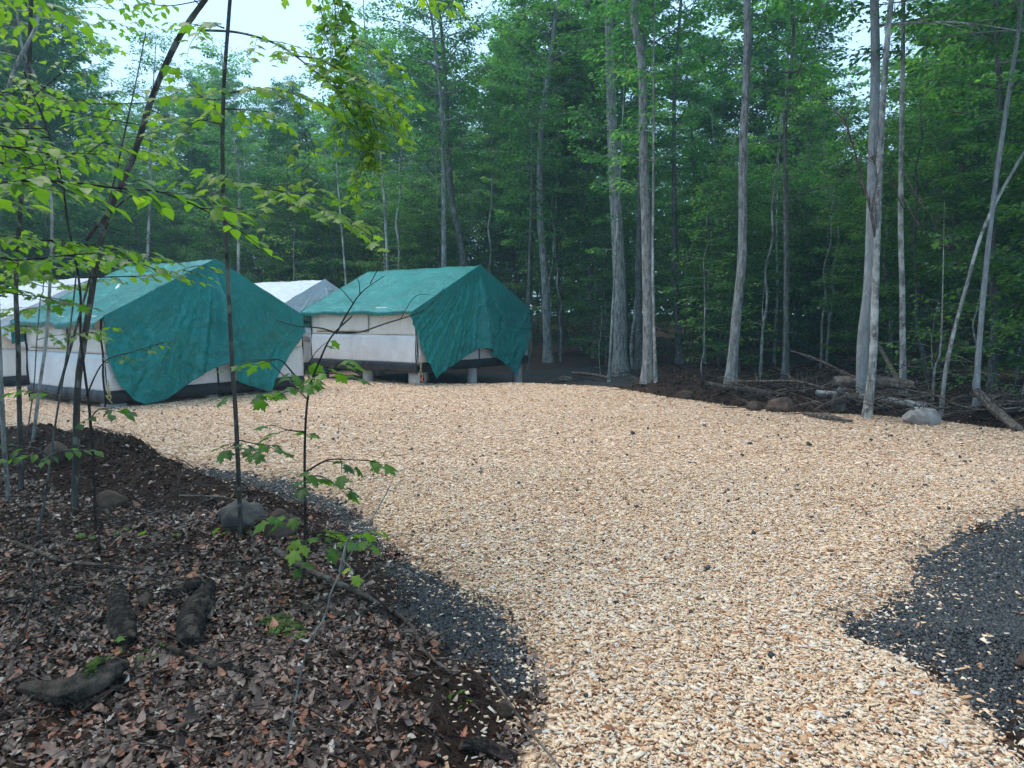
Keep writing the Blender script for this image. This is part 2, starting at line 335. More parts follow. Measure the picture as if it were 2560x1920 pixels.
# leaf shapes: x along the midrib, y across
def fan(half, bend=.0):
    o = half + [(x, -y) for x, y in half[-2:0:-1]]
    v = [(.32, 0, .02)] + [(x, y, -bend * x * x - .25 * abs(y)) for x, y in o]; n = len(o)
    return np.array(v, float), np.array([(0, 1 + k, 1 + (k + 1) % n) for k in range(n)])
MAPLE = fan([(0, 0), (-.05, .16), (-.02, .36), (.12, .27), (.22, .3), (.5, .56), (.5, .36), (.6, .34), (.52, .19), (.74, .22), (.76, .12), (1, 0)], .25)
def oval(bend=.2, ww=1.0):
    xs = [0, .18, .42, .68, 1]; hw = [0.0, .19 * ww, .29 * ww, .22 * ww, 0]; v = []; f = []
    for x, h in zip(xs, hw): v += [(x, 0, -bend * x * x), (x, h, -bend * x * x + .28 * h), (x, -h, -bend * x * x + .28 * h)]
    for k in range(4):
        a, b_ = 3 * k, 3 * k + 3; f += [(a, b_, b_ + 1, a + 1), (a, a + 2, b_ + 2, b_)]
    return np.array(v, float), np.array(f)
BEECH = oval()
DIAM = (np.array([(0, 0, 0), (.45, .3, .07), (1, 0, -.1), (.45, -.3, .07)], float), np.array([(0, 2, 1), (0, 3, 2)]))
def frames(az, pitch, roll):
    ca, sa, cb, sb, cg, sg = np.cos(az), np.sin(az), np.cos(pitch), np.sin(pitch), np.cos(roll), np.sin(roll)
    X = np.stack([ca * cb, sa * cb, sb], 1); Y0 = np.stack([-sa, ca, 0 * ca], 1); Z0 = np.cross(X, Y0)
    Y = Y0 * cg[:, None] + Z0 * sg[:, None]; Zz = np.cross(X, Y); return X, Y, Zz
def scatter(g, tpl, pos, az, pitch, roll, size, tone, wid=None, thick=None):
    v, f = tpl; n = len(pos)
    if n == 0: return
    X, Y, Zz = frames(az, pitch, roll); sx = size; sy = size if wid is None else wid; sz = size if thick is None else thick
    V = pos[:, None, :] + v[None, :, 0, None] * (X * sx[:, None])[:, None, :] + v[None, :, 1, None] * (Y * sy[:, None])[:, None, :] + v[None, :, 2, None] * (Zz * sz[:, None])[:, None, :]
    F = (f[None] + (np.arange(n) * len(v))[:, None, None]).reshape(-1, f.shape[1])
    g.add(V.reshape(-1, 3), F, np.repeat(np.clip(tone, 0, 1), len(v)))

# ------------------------------------------------------------------ ground sheet
def axis(segs):
    o = []
    for a, b_, s_ in segs: o += list(np.arange(a, b_ - 1e-6, s_))
    return np.array(o + [segs[-1][1]])
xs = axis([(-300, -60, 20), (-60, -18, 1.5), (-18, -9, .3), (-9, 9, .06), (9, 18, .15), (18, 60, 1.5), (60, 300, 20)])
ys = axis([(-120, -8, 8), (-8, 1.5, .5), (1.5, 12, .06), (12, 26, .1), (26, 40, .4), (40, 90, 2), (90, 400, 20)])
X, Y = np.meshgrid(xs, ys); X = X.ravel(); Y = Y.ravel()
def zones(X, Y):
    jit = .2 * fbm(X * 3.1, Y * 3.1, 3) + .09 * vn(X * 14, Y * 14, 8)
    ch = sstep(-.03, .05, sdf(CHIP, X, Y) + .16 * fbm(X * 1.6, Y * 1.6, 3) + .06 * vn(X * 9, Y * 9, 8))
    g = np.full(X.shape, -9.0)
    for q in GRAV: g = np.maximum(g, sdf(q, X, Y))
    gr = sstep(-.08, .08, g + jit)
    s = sdf(CHIP, X, Y); d = sdf(DIRT, X, Y) + jit * 1.5
    left = (X < 1.2) & (Y < 12.5)
    far_d = sstep(2.3, 3.6, -s + 1.5 * fbm(X * .5, Y * .5, 33))
    li = np.where(left, 1 - sstep(-.12, .12, d), far_d) * (1 - ch); return ch, gr * (1 - ch), li * (1 - gr)
nx, ny = len(xs), len(ys); g = G()
ii = (np.arange(ny - 1)[:, None] * nx + np.arange(nx - 1)[None]).ravel()
g.add(np.stack([X, Y, Z(X, Y)], 1), np.stack([ii, ii + 1, ii + nx + 1, ii + nx], 1))
gr_o = g.build('ground', M['ground'], smooth=True); tag(gr_o, kind='structure')
cz, gz, lz = zones(X, Y)
for nm, arr in (('chip_zone', cz), ('gravel_zone', gz), ('litter_zone', lz)):
    a = gr_o.data.attributes.new(nm, 'FLOAT', 'POINT'); a.data.foreach_set('value', arr.astype(np.float32))

# ------------------------------------------------------------------ loose cover: chips, stones, crumbs, dead leaves, twigs
def samp(x0, x1, y0, y1, dens):
    n = int((x1 - x0) * (y1 - y0) * dens); x = R.uniform(x0, x1, n); y = R.uniform(y0, y1, n)
    k = np.abs(x) < .76 * y + .9; return x[k], y[k]
CUBE = (np.array([(x, y, z) for z in (-.5, .5) for y in (-.5, .5) for x in (-.5, .5)], float),
        np.array([(4, 5, 7, 6), (0, 1, 5, 4), (2, 6, 7, 3), (0, 4, 6, 2), (1, 3, 7, 5)]))
QUAD = (np.array([(-.5, -.5, 0), (.5, -.42, .1), (.46, .5, 0), (-.42, .4, -.1)], float), np.array([(0, 1, 2, 3)]))
SHARD = (CUBE[0] * np.array([1, 1, 1]) + np.array([(.05, 0, 0), (-.12, .1, 0), (0, -.1, 0), (-.05, 0, 0), (.08, .1, 0), (-.02, 0, 0), (0, 0, 0), (-.1, -.12, -.1)]), CUBE[1])
g = G()
for (y0, y1, dens, tpl, k) in ((2.0, 4.6, 9200, SHARD, .66), (4.6, 8, 5800, SHARD, .69), (8, 13, 3000, QUAD, .76), (13, 27, 900, QUAD, 1.0)):
    for (x0, x1) in ((-16, 16),) if y0 >= 8 else ((-7, 9),):
        x, y = samp(x0, x1, y0, y1, dens); s = sdf(CHIP, x, y) + .16 * fbm(x * 1.6, y * 1.6, 3)
        p = np.where(s > 0, .35 + .65 * sstep(0, .2, s), .16 * np.exp(s / .14) + .007 * np.exp(s / 1.1) * (y < 13))
        q = R.random(len(x)) < p; x, y, s = x[q], y[q], s[q]; n = len(x); ln = np.clip(R.lognormal(-3.45, .42, n), .012, .085) * k
        wd = ln * np.clip(R.normal(.36, .15, n), .14, .9); th = np.clip(R.normal(.0055, .002, n), .002, .012) * k
        lift = np.where(s > 0.05, R.uniform(.0, .018, n), .004); tone = np.clip(R.beta(3.1, 2.3, n) + .07 * fbm(x * 1.2, y * 1.2, 77), 0, 1)
        tone = np.where(R.random(n) < .06, R.uniform(.93, 1, n), tone); tone = np.where(R.random(n) < .04, R.uniform(0, .12, n), tone)
        scatter(g, tpl, np.stack([x, y, Z(x, y) + lift + .004], 1), R.uniform(0, 6.283, n), R.normal(0, .17, n), R.normal(0, .24, n), ln, tone, wd, th if tpl is SHARD else wd * .3)
tag(g.build('wood_chips', M['chip']), 'pale fresh wood chips spread over the whole clearing', 'wood chips', kind='stuff')
g = G(); gc = G(); gl = G()
for (y0, y1, dens, k) in ((2.0, 4.6, 9000, .62), (4.6, 8, 4200, .8), (8, 14, 900, 1.2)):
    x, y = samp(-9, 9, y0, y1, dens); ch, gv, li = zones(x, y)
    sp_ = R.random(len(x)); q = (gv > sp_) | ((ch > .5) & (sp_ < .006)); n = q.sum(); sz = np.clip(R.lognormal(-4.05, .4, n), .008, .05) * k
    scatter(g, SHARD, np.stack([x[q], y[q], Z(x[q], y[q]) + np.where(ch[q] > .5, .022, .004)], 1), R.uniform(0, 6.28, n), R.normal(0, .6, n), R.normal(0, .6, n), sz, R.beta(2, 3, n), sz * R.uniform(.5, 1, n), sz * R.uniform(.4, .9, n))
    q = (1 - np.clip(ch + gv + li * .75, 0, 1)) * .30 > R.random(len(x)); n = q.sum(); sz = np.clip(R.lognormal(-4.2, .6, n), .006, .06) * k
    scatter(gc, SHARD, np.stack([x[q], y[q], Z(x[q], y[q])], 1), R.uniform(0, 6.28, n), R.normal(0, .6, n), R.normal(0, .6, n), sz, R.beta(2, 2.5, n), sz * R.uniform(.6, 1, n), sz * R.uniform(.5, .9, n))
tag(g.build('dark_gravel', M['stone']), 'dark blue grey crushed stone showing where the chips end', 'gravel', kind='stuff')
x, y = samp(0, 13, 9, 25, 260); ch, gv, li = zones(x, y); q = (1 - np.clip(ch + gv, 0, 1)) * .5 > R.random(len(x)); n = q.sum(); sz = np.clip(R.lognormal(-3.3, .6, n), .015, .13)
scatter(gc, SHARD, np.stack([x[q], y[q], Z(x[q], y[q])], 1), R.uniform(0, 6.28, n), R.normal(0, .6, n), R.normal(0, .6, n), sz, R.beta(2, 2.5, n), sz * R.uniform(.6, 1, n), sz * R.uniform(.5, .9, n))
tag(gc.build('soil_crumbs', M['clod']), 'crumbled dark brown soil along the cleared edges', 'soil', kind='stuff')
CURL = oval(.35, 1.25); CURLM = fan([(0, 0), (-.04, .2), (.1, .36), (.22, .25), (.5, .5), (.52, .2), (.75, .2), (1, 0)], .5)
for (x0, x1, y0, y1, dens, k) in ((-5, 1.5, 1.9, 4.2, 3600, 1), (-8, 1.5, 4.2, 7.5, 1900, 1.05), (-12, 1, 7.5, 13, 500, 1.2), (1, 24, 10, 24, 60, 1.5)):
    x, y = samp(x0, x1, y0, y1, dens); ch, gv, li = zones(x, y); pr = np.clip(li + (1 - ch - gv) * .09 + ch * .0005, 0, 1) * (1 + .9 * fbm(x * 1.7, y * 1.7, 91))
    q = R.random(len(x)) < pr; x, y = x[q], y[q]; n = len(x); h = R.random(n) < .78
    for tpl, mk in ((CURL, h), (CURLM, ~h)):
        xx, yy = x[mk], y[mk]; n = len(xx); sz = np.clip(R.lognormal(-3.5, .35, n), .012, .075) * k
        tone = np.clip(R.beta(2, 2.2, n) * .85 + .10 * fbm(xx, yy, 5), 0, 1); tone = np.where(R.random(n) < .1, R.uniform(.74, .84, n), tone); tone = np.where(R.random(n) < .035, R.uniform(.92, 1, n), tone)
        scatter(gl, tpl, np.stack([xx, yy, Z(xx, yy) + R.uniform(.002, .03, n)], 1), R.uniform(0, 6.28, n), R.normal(.03, .2, n), R.normal(0, .28, n) + np.where(R.random(n) < .5, math.pi, 0), sz, tone, sz * R.uniform(.6, 1.1, n), sz * R.uniform(.3, 1.8, n))
tag(gl.build('leaf_litter', M['litter']), 'wet brown dead leaves covering the woods floor', 'leaf litter', kind='stuff')
g = G()
def twig_at(x, y, ln, rad, g, az=None, lift=.0, seg=5, arch=.04):
    az = R.uniform(0, 6.28) if az is None else az; p = []; cx, cy = x, y
    for k in range(seg + 1):
        p.append((cx, cy)); az += R.normal(0, .18); cx += math.cos(az) * ln / seg; cy += math.sin(az) * ln / seg
    p = np.array(p); zz = Z(p[:, 0], p[:, 1]) + rad + .015 + lift + arch * np.sin(np.linspace(0, 3.14, seg + 1)) * R.random()
    pp = np.column_stack([p, zz]); tube(g, pp, np.linspace(rad, rad * .4, seg + 1), 4, R.beta(2, 3), cap=False); return pp
x, y = samp(-7, 1.5, 2, 9, 60); ch, gv, li = zones(x, y)
for a, b_, q in zip(x, y, ch + gv):
    if q < .3: twig_at(a, b_, R.uniform(.1, .7), R.uniform(.001, .0045), g, lift=R.random() * .03)
x, y = samp(1, 16, 11, 24, 4.5); ch, gv, li = zones(x, y)
for a, b_, q in zip(x, y, ch):
    if q < .1: twig_at(a, b_, R.uniform(.3, 1.3), R.uniform(.004, .012), g, lift=R.random() * .12, arch=.15)
tag(g.build('twigs', M['twig']), 'thin dead twigs lying among the dead leaves', 'twigs', kind='stuff')

# ------------------------------------------------------------------ rocks, logs, branches
def rock(px, py, wpx, hpx, mat, label, seed, cat='rock', flat=.8, name='rock', y=None):
    q = ground(px, py); d = q[1]; rx = wpx / 2 / FPX * d; rz = hpx / FPX * d
    import bmesh
    bm = bmesh.new(); bmesh.ops.create_icosphere(bm, subdivisions=4, radius=1)
    for v in bm.verts:
        n0 = v.co.normalized(); o = Vector((seed * 3.1, seed, 0))
        k = 1 + .28 * noise.noise(n0 * 1.1 + o) + .14 * noise.noise(n0 * 2.7 + o) + .05 * noise.noise(n0 * 7 + o)
        p = n0 * k
        for a in range(6):
            nn = Vector((math.sin(a * 2.4 + seed), math.cos(a * 1.7 + seed * 2), math.sin(a + seed * .7) * .6)).normalized(); e = p.dot(nn) - .76
            if e > 0: p -= nn * e * .85
        p += n0 * (.035 * noise.noise(n0 * 14 + o) + .02 * noise.noise(n0 * 30 + o)); v.co = Vector((p.x * rx, p.y * rx * flat, p.z * rz * .62 + rz * .3))
    me = bpy.data.meshes.new(name); bm.to_mesh(me); bm.free(); me.materials.append(mat)
    me.polygons.foreach_set('use_smooth', np.ones(len(me.polygons), bool))
    o = bpy.data.objects.new(name, me); S.collection.objects.link(o); o.location = (q[0] * (1 + .5 * rx * flat / q[1]), q[1] + rx * flat * (.9 if name == 'boulder' else .6), z1(q[0], q[1] + rx * flat * .5)); return tag(o, label, cat)
rock(597, 1338, 128, 78, M['rock'], 'large rounded grey boulder behind the thin middle tree trunk', 2, 'boulder', name='boulder')
rock(702, 1350, 92, 66, M['rock_brown'], 'brown soil stained block of rock beside the grey boulder', 5)
rock(275, 1275, 78, 50, M['rock_brown'], 'dark slanted rock set in the soil mound', 8)
rock(140, 1160, 66, 48, M['rock_brown'], 'dark rock on top of the soil mound at the clearing edge', 11)
rock(1262, 1800, 44, 42, M['rock_brown'], 'small brown stone in the bank edge beside the chips', 14)
rock(2312, 1066, 98, 46, M['rock_pale'], 'pale flat topped boulder at the foot of the leaning lichen tree', 17, 'boulder', name='boulder')
rock(1958, 1034, 76, 40, M['rock_brown'], 'large soil stained boulder in the bank below the long pole', 20, 'boulder', name='boulder')
rock(1885, 1028, 44, 26, M['rock_brown'], 'small brown rock just left of the big bank boulder', 23)
rock(1712, 1000, 48, 24, M['rock_brown'], 'flat reddish rock in the soil bank beyond the chips', 26)
rock(2098, 1030, 42, 62, M['rock'], 'upright grey rock under the end of the rotten log', 29)
rock(1410, 955, 42, 16, M['rock'], 'flat grey rock on the bank right of the green tent', 32)
rock(2590, 1690, 100, 46, M['rock_brown'], 'dark earthy rock in the gravel at the lower right', 35)

def log(name, pts, rad, mat, label, cat, lift=0, sides=12, rough=.05, group=None, extra=None):
    """pts: photograph pixels on the ground (px, py, height above ground)"""
    w3 = []
    for (px, py, h) in pts:
        q = ground(px, py); zz = z1(q[0], q[1]); w3.append((q[0], q[1], zz + h))
    p = smoothpath(w3, 14 if mat in (M['rot'], M['deadwood']) and rough >= .1 else 6); rr = np.interp(np.linspace(0, 1, len(p)), np.linspace(0, 1, len(rad)), rad) * (.82 if name == 'rotting_log' else 1); o = p[0].copy()
    g = G(); big = rough >= .1
    if big:
        sides = 36; tube(g, p - o, rr, sides, .5, True, 0); V = g.v[0]; off = float(R.uniform(0, 99))
        ax = np.repeat(p - o, sides, 0)[:len(V)]; d = V - ax; n_ = np.array([1 + rough * 1.8 * noise.noise(Vector((q[0] * 5 + off, q[1] * 5, q[2] * 5))) + rough * 2.6 * noise.noise(Vector(((k % sides) * .55 + .3 * math.sin(k // sides * .7), off, (k // sides) * .09))) for k, q in enumerate(V)])
        g.v[0] = ax + d * n_[:, None] * np.array([1, 1, .8])
    else: tube(g, p - o, rr, sides, .5, True, rough)
    r = thing(name, label, cat, o, group)
    g.build('stem', mat, r, True)
    if extra: extra(r, p - o, rr)
    return r, p, rr
def knob_extra(nk, ln, rd, mat):
    def f(r, p, rr):
        for k in range(nk):
            i = int(R.uniform(.15, .9) * (len(p) - 1)); a = R.uniform(0, 6.28); d = np.array([math.cos(a) * .7, math.sin(a) * .7, R.uniform(.1, .9)])
            T = p[min(i + 1, len(p) - 1)] - p[i - 1]; T /= np.linalg.norm(T); d = d + T * R.uniform(0, .8); L_ = ln * R.uniform(.4, 1)
            q = np.array([p[i] + d * L_ * u + R.normal(0, L_ * .05, 3) * (u > 0) for u in (0, .35, .7, 1)]); g = G(); tube(g, q, np.linspace(rd, rd * .3, 4), 5, .5, True); g.build('side_branch', mat, r, True)
    return f
def rotlog(pts, rad, label, seed, moss=False):
    def ex(r, p, rr):
        if moss:
            g = G(); i = int(len(p) * .62); n = 700; a = np.clip(np.round(R.normal(i, 1.2, n)).astype(int), 0, len(p) - 1); th = R.normal(1.9, .45, n); T = p[-1] - p[0]; T /= np.linalg.norm(T); sd_ = np.cross(T, (0, 0, 1))
            pos = p[a] + (np.cos(th) * rr[a])[:, None] * sd_ + (np.sin(th) * rr[a])[:, None] * np.array([0, 0, 1]) + R.normal(0, .004, (n, 3))
            scatter(g, SHARD, pos, R.uniform(0, 6, n), R.normal(0, 1, n), R.normal(0, 1, n), R.uniform(.006, .013, n), R.random(n)); g.build('moss', M['moss'], r)
    r, p, rr = log('rotting_log', pts, rad, M['rot'], label, 'log', sides=14, rough=.13, extra=ex)
    return r
rotlog([(318, 1630, .03), (298, 1560, .05), (300, 1500, .05)], [.05, .075, .06, .035], 'blackened rotten log piece in the dead leaves, left of its twin', 1)
rotlog([(468, 1630, .03), (490, 1560, .05), (525, 1490, .06)], [.05, .085, .075, .04], 'blackened rotten log piece in the dead leaves, right of its twin', 2)
rotlog([(425, 1500, .02), (470, 1490, .04), (495, 1480, .05)], [.05, .06, .03], 'short dark stump end behind the pair of rotten logs', 3)
rotlog([(60, 1740, .02), (170, 1760, .05), (250, 1740, .06), (310, 1690, .05)], [.04, .075, .08, .04], 'dark rotten log with a patch of green moss', 4, True)
rotlog([(360, 1500, .02), (372, 1530, .03)], [.03, .045, .02], 'small broken rotten chunk between the two black log pieces', 5)
rotlog([(1150, 1880, .03), (1200, 1895, .03), (1290, 1925, .02)], [.03, .04, .03], 'wet dark root chunk at the bottom of the chip edge', 6)
log('fallen_branch', [(-40, 1335, .02), (90, 1390, .03), (180, 1418, .03), (350, 1432, .02), (520, 1420, .02), (690, 1408, .03)], [.016, .014, .012, .008], M['deadwood'], 'long thin reddish branch lying across the dead leaves', 'branch', extra=knob_extra(3, .3, .005, M['deadwood']))
log('fallen_branch', [(688, 1395, .04), (770, 1445, .05), (850, 1482, .05), (930, 1520, .04), (1020, 1575, .03), (1060, 1640, .02), (1130, 1700, .02)], [.02, .018, .014, .008], M['deadwood'], 'pale forked branch pointing down towards the left gravel patch', 'branch', extra=knob_extra(5, .5, .007, M['deadwood']))
log('fallen_branch', [(370, 1610, .02), (520, 1670, .02), (620, 1700, .03), (720, 1740, .02)], [.012, .016, .01], M['rot'], 'dark split branch below the pair of rotten logs', 'branch', extra=knob_extra(2, .25, .005, M['rot']))
log('fallen_branch', [(450, 1258, .06), (560, 1275, .1), (670, 1292, .06)], [.009, .009, .006], M['deadwood'], 'straight stick resting over the grey boulder', 'branch')
log('fallen_branch', [(1230, 1760, .12), (1310, 1870, .1), (1400, 1960, .05)], [.006, .006, .004], M['deadwood'], 'thin stick hanging over the bank onto the wood chips', 'branch')
log('fallen_branch', [(790, 1560, .02), (900, 1545, .03), (960, 1540, .02)], [.014, .013, .008], M['rot'], 'short grey stick pointing right towards the gravel patch', 'branch')
for k, (a, b_, c_) in enumerate([((30, 1590), (110, 1540), (220, 1500)), ((10, 1520), (100, 1580), (190, 1610)), ((60, 1620), (90, 1520), (60, 1440)), ((120, 1620), (180, 1560), (250, 1545))]):
    log('brush_twig', [(*a, .02), (*b_, .16), (*c_, .06)], [.006, .005, .003], M['bark_dark'], 'thin dark twig of the lower left tangle, ' + ('rising rightwards from its left side', 'the lowest, nearly level one', 'the most upright one', 'the rightmost short one')[k], 'twig', group='arching twigs of the brush tangle', sides=6, extra=knob_extra(4, .25, .003, M['bark_dark']))
# the bank of pushed up brush on the right
log('fallen_log', [(2040, 1004, .16), (2180, 1024, .20), (2315, 1046, .20)], [.055, .062, .075], M['bark_grey'], 'straight pale barked log lying in front of the rotten log', 'log', sides=14, rough=.03)
log('fallen_log', [(2080, 1000, .34), (2180, 1004, .36), (2290, 1012, .34)], [.14, .15, .10], M['deadwood'], 'thick rotten log with a splintered end on the brush bank', 'log', sides=16, rough=.1)
log('fallen_log', [(1768, 985, .22), (1860, 1000, .2), (1965, 1010, .16)], [.055, .055, .05], M['bark_dark'], 'long dark pole lying on the soil bank', 'log', sides=10)
log('fallen_log', [(2438, 1030, .35), (2480, 1055, .22), (2545, 1082, .05)], [.07, .08, .07], M['deadwood'], 'slanting root log at the right end of the brush bank', 'log', sides=12, rough=.1, extra=knob_extra(6, .5, .015, M['deadwood']))
log('fallen_log', [(2190, 960, 1.0), (2235, 985, .4), (2250, 992, .2)], [.05, .05, .05], M['deadwood'], 'dead stem leaning down behind the pale smooth trunk', 'log')
log('fallen_log', [(2010, 1040, .04), (2070, 1052, .06), (2130, 1060, .04)], [.04, .05, .03], M['deadwood'], 'splintered grey root piece low on the bank by the chips', 'log', rough=.15)
log('fallen_log', [(1430, 944, .15), (1480, 952, .2), (1520, 955, .12)], [.06, .05, .05], M['deadwood'], 'crooked grey log on the bank right of the green tent', 'log')
for k in range(62):
    px = R.uniform(1360, 2540) if k > 44 else (R.uniform(1900, 2200) if k > 28 else R.uniform(2290, 2560)); base = np.interp(px, [1360, 1666, 1851, 2198, 2560], [940, 968, 990, 1018, 1050]) + R.uniform(-16, 14)
    q = ground(px, base); L_ = R.uniform(.7, 2.6); a = R.choice([0, math.pi]) + R.normal(0, .45); e = abs(R.normal(.16, .2)); hh = R.uniform(.02, .28 if px > 1850 else .16)
    pts = [np.array([0, 0, hh])]
    for s_ in range(5): a += R.normal(0, .16); e += R.normal(-.06, .12); pts.append(pts[-1] + L_ / 5 * np.array([math.cos(a) * math.cos(e), math.sin(a) * math.cos(e), math.sin(e)]))
    pts = smoothpath(pts, 3); zz = Z(q[0] + pts[:, 0], q[1] + pts[:, 1]); zz0 = z1(q[0], q[1]); pts[:, 2] = np.maximum(pts[:, 2], zz - zz0 + .03)
    r0 = R.uniform(.008, .028); r = thing('brush_branch', 'dead bare branch tossed on the brush bank at the forest edge', 'branch', (q[0], q[1], zz0), 'dead branches of the brush bank')
    g = G(); tube(g, pts, np.linspace(r0, r0 * .35, len(pts)), 6, .5); 
    for s_ in range(5):
        i = int(R.integers(3, len(pts) - 2)); b2 = a + R.choice([-1, 1]) * R.uniform(.4, 1); l2 = L_ * R.uniform(.15, .4)
        q2 = np.array([pts[i] + l2 * u * np.array([math.cos(b2), math.sin(b2), .35]) + R.normal(0, .02, 3) * u for u in (0, .5, 1)]); tube(g, q2, np.linspace(r0 * .5, r0 * .15, 3), 4, .5, False)
    g.build('stem', M['deadwood'] if k % 3 else M['bark_dark'], r, True)
g = G(); q0 = ground(715, 1565); n = 1500
for cxp, cyp, rr_ in ((695, 1560, .03), (715, 1568, .022), (740, 1580, .012)):
    q0 = ground(cxp, cyp); pos = np.column_stack([q0[0] + R.normal(0, rr_, n // 3), q0[1] + R.normal(0, rr_, n // 3)]); pos = np.column_stack([pos, Z(pos[:, 0], pos[:, 1]) + .018 + R.uniform(0, .006, n // 3)])
    scatter(g, SHARD, pos, R.uniform(0, 6, n // 3), R.normal(0, 1, n // 3), R.normal(0, 1, n // 3), R.uniform(.006, .016, n // 3), R.random(n // 3))
tag(g.build('moss_patch', M['moss']), 'small bright green moss patch among dead leaves', 'moss')

# ------------------------------------------------------------------ tents
def mat4(o, u, v):
    return Matrix(((u[0], v[0], 0, o[0]), (u[1], v[1], 0, o[1]), (0, 0, 1, o[2]), (0, 0, 0, 1)))
def sheet(g, fn, nu, nv, tone=.5):
    V = np.array([fn(i / nu, j / nv) for j in range(nv + 1) for i in range(nu + 1)]); a = (np.arange(nv)[:, None] * (nu + 1) + np.arange(nu)[None]).ravel()
    g.add(V, np.stack([a, a + 1, a + nu + 2, a + nu + 1], 1), tone)
def nz3(x, y, z, s=1.0): return noise.noise(Vector((x * s, y * s, z * s)))
def solid(o, th=.004):
    md = o.modifiers.new('thickness', 'SOLIDIFY'); md.thickness = th; md.offset = 0
def make_tent(mid, u, W, Ln, zf, zg, rise, wall, label, tarp_label, tmat, flap, tarp_cat, seed, roll=False, piers=((-1, 0, 1), (0, 1, 2)), pat=None, fold=.5, pleat=.24):
    """local axes: X across the front gable, Y back along the side, Z up from the floor"""
    u = np.array(u) / np.hypot(*u); v = np.array((-u[1], u[0])); h = W / 2
    M4 = mat4((mid[0], mid[1], zf), u, v)
    pf = thing('tent_platform', label[1], 'platform'); pf.matrix_world = M4
    g = G(); box(g, -h + .06, h - .06, .06, Ln - .06, -.05, -.01)
    g.build('deck', M['lumber'], pf)
    for k in range(3):
        g = G(); yy = (.3, Ln / 2, Ln - .3)[k]; box(g, -h + .12, h - .12, yy - .04, yy + .04, -.24, -.052); g.build('joist', M['lumber'], pf)
    for a in piers[0]:
        for b_ in piers[1]:
            lx = a * (h - .22); ly = (.22, Ln / 2, Ln - .22)[b_]; wx = mid[0] + u[0] * lx + v[0] * ly; wy = mid[1] + u[1] * lx + v[1] * ly
            gz_ = z1(wx, wy) - zf - .1; g = G()
            if a == -1 and b_ == 0: box(g, lx - .17, lx + .17, ly - .17, ly + .17, gz_, -.245)
            else: tube(g, [(lx, ly, gz_), (lx, ly, (gz_ - .245) / 2), (lx, ly, -.245)], .15, 20, .5, True)
            pr = g.build('pier', M['blue'] if (pat == 'blue' and a == -1 and b_ == 2) else M['concrete'], pf)
            if pat and a == -1 and b_ == 0:
                g = G(); box(g, lx - .10, lx + .06, ly - .176, ly - .1725, gz_ + .16, -.30); g.build('paint_mark', M['red'], pr)
    tn = thing('wall_tent', label[0], 'tent'); tn.matrix_world = M4
    rs = rise
    def wav(a, b_, s=0): return .04 * nz3(a * 1.6 + seed, b_ * .8, s) + .022 * nz3(a * 7 + seed + b_, b_ * 1.5, s + 4)
    def wallpart(nm, z0, z1_, mat, off=0, bulge=0.0):
        g = G(); vv = lambda k: z0 + (z1_ - z0) * k
        for sx in (-1, 1): sheet(g, lambda i, j, sx=sx: (sx * (h + off + wav(i * Ln, vv(j), sx) + bulge * math.sin(math.pi * j)), i * Ln, vv(j) + (.02 * math.sin(i * 9) if j == 0 else 0)), 90, 10)
        for yy, sg in ((0, -1), (Ln, 1)): sheet(g, lambda i, j: (-h + i * W, yy + sg * (off + wav(i * W, vv(j), yy) + bulge * math.sin(math.pi * j)), vv(j)), 48, 8)
        o = g.build(nm, mat, tn, True); solid(o); return o
    wallpart('upper_wall', wall * .5, wall + .03, M['canvas']); wallpart('lower_wall', -.02, wall * .5 + .01, M['canvas_low'], .012, .02)
    sk = wallpart('skirt', -.23, .02, M['skirt'], .03, .03)
    g = G(); 
    for yy, sg in ((0, -1), (Ln, 1)): sheet(g, lambda i, j: (-h + i * W, yy + sg * wav(i * W, j, yy + 2), wall + j * rs * (1 - abs(2 * i - 1))), 30, 10)
    solid(g.build('gable', M['canvas'], tn, True))
    g = G(); sheet(g, lambda i, j: ((2 * j - 1) * h, i * Ln, wall + rs * (1 - abs(2 * j - 1))), 10, 12); solid(g.build('roof', M['canvas'], tn, True), .01)
    for (cx, cy) in ((-h - .035, .03), (-h - .035, Ln - .03), (h + .035, .03), (0, -.05)):
        g = G(); n = 8; tube(g, [(cx + .012 * math.sin(k * 1.7), cy, -.28 + k * (wall + .25) / n) for k in range(n + 1)], .018, 6); g.build('corner_strap', M['strap'], tn, True)
    if True:
        g = G(); wy0, wy1 = Ln * .42, Ln * .93; zc0, zc1 = wall * .56, wall * .95
        sheet(g, lambda i, j: (-h - .035 - wav(i * 2, j, 9), wy0 + i * (wy1 - wy0), zc0 + j * (zc1 - zc0)), 12, 6); w_ = g.build('window_flap', M['canvas'], tn, True); solid(w_, .006)
        g = G()
        for pth in ([(-h - .045, wy0, zc0), (-h - .045, wy0, zc1)], [(-h - .045, wy0, zc0), (-h - .045, wy1, zc0)]): tube(g, smoothpath(pth, 4), .007, 5)
        g.build('seam', M['strap'], w_)
    # the tarp laid over the roof
    ov, back = .22, .18; flap = np.array(flap, float); N1 = 60
    def prof(s):                        # s -1..1 across the roof, drawn slightly past the eaves
        a = abs(s); x = s * (h + ov); zz = wall + rs * (1 - a * (h + ov) / h) + .05
        return x, zz
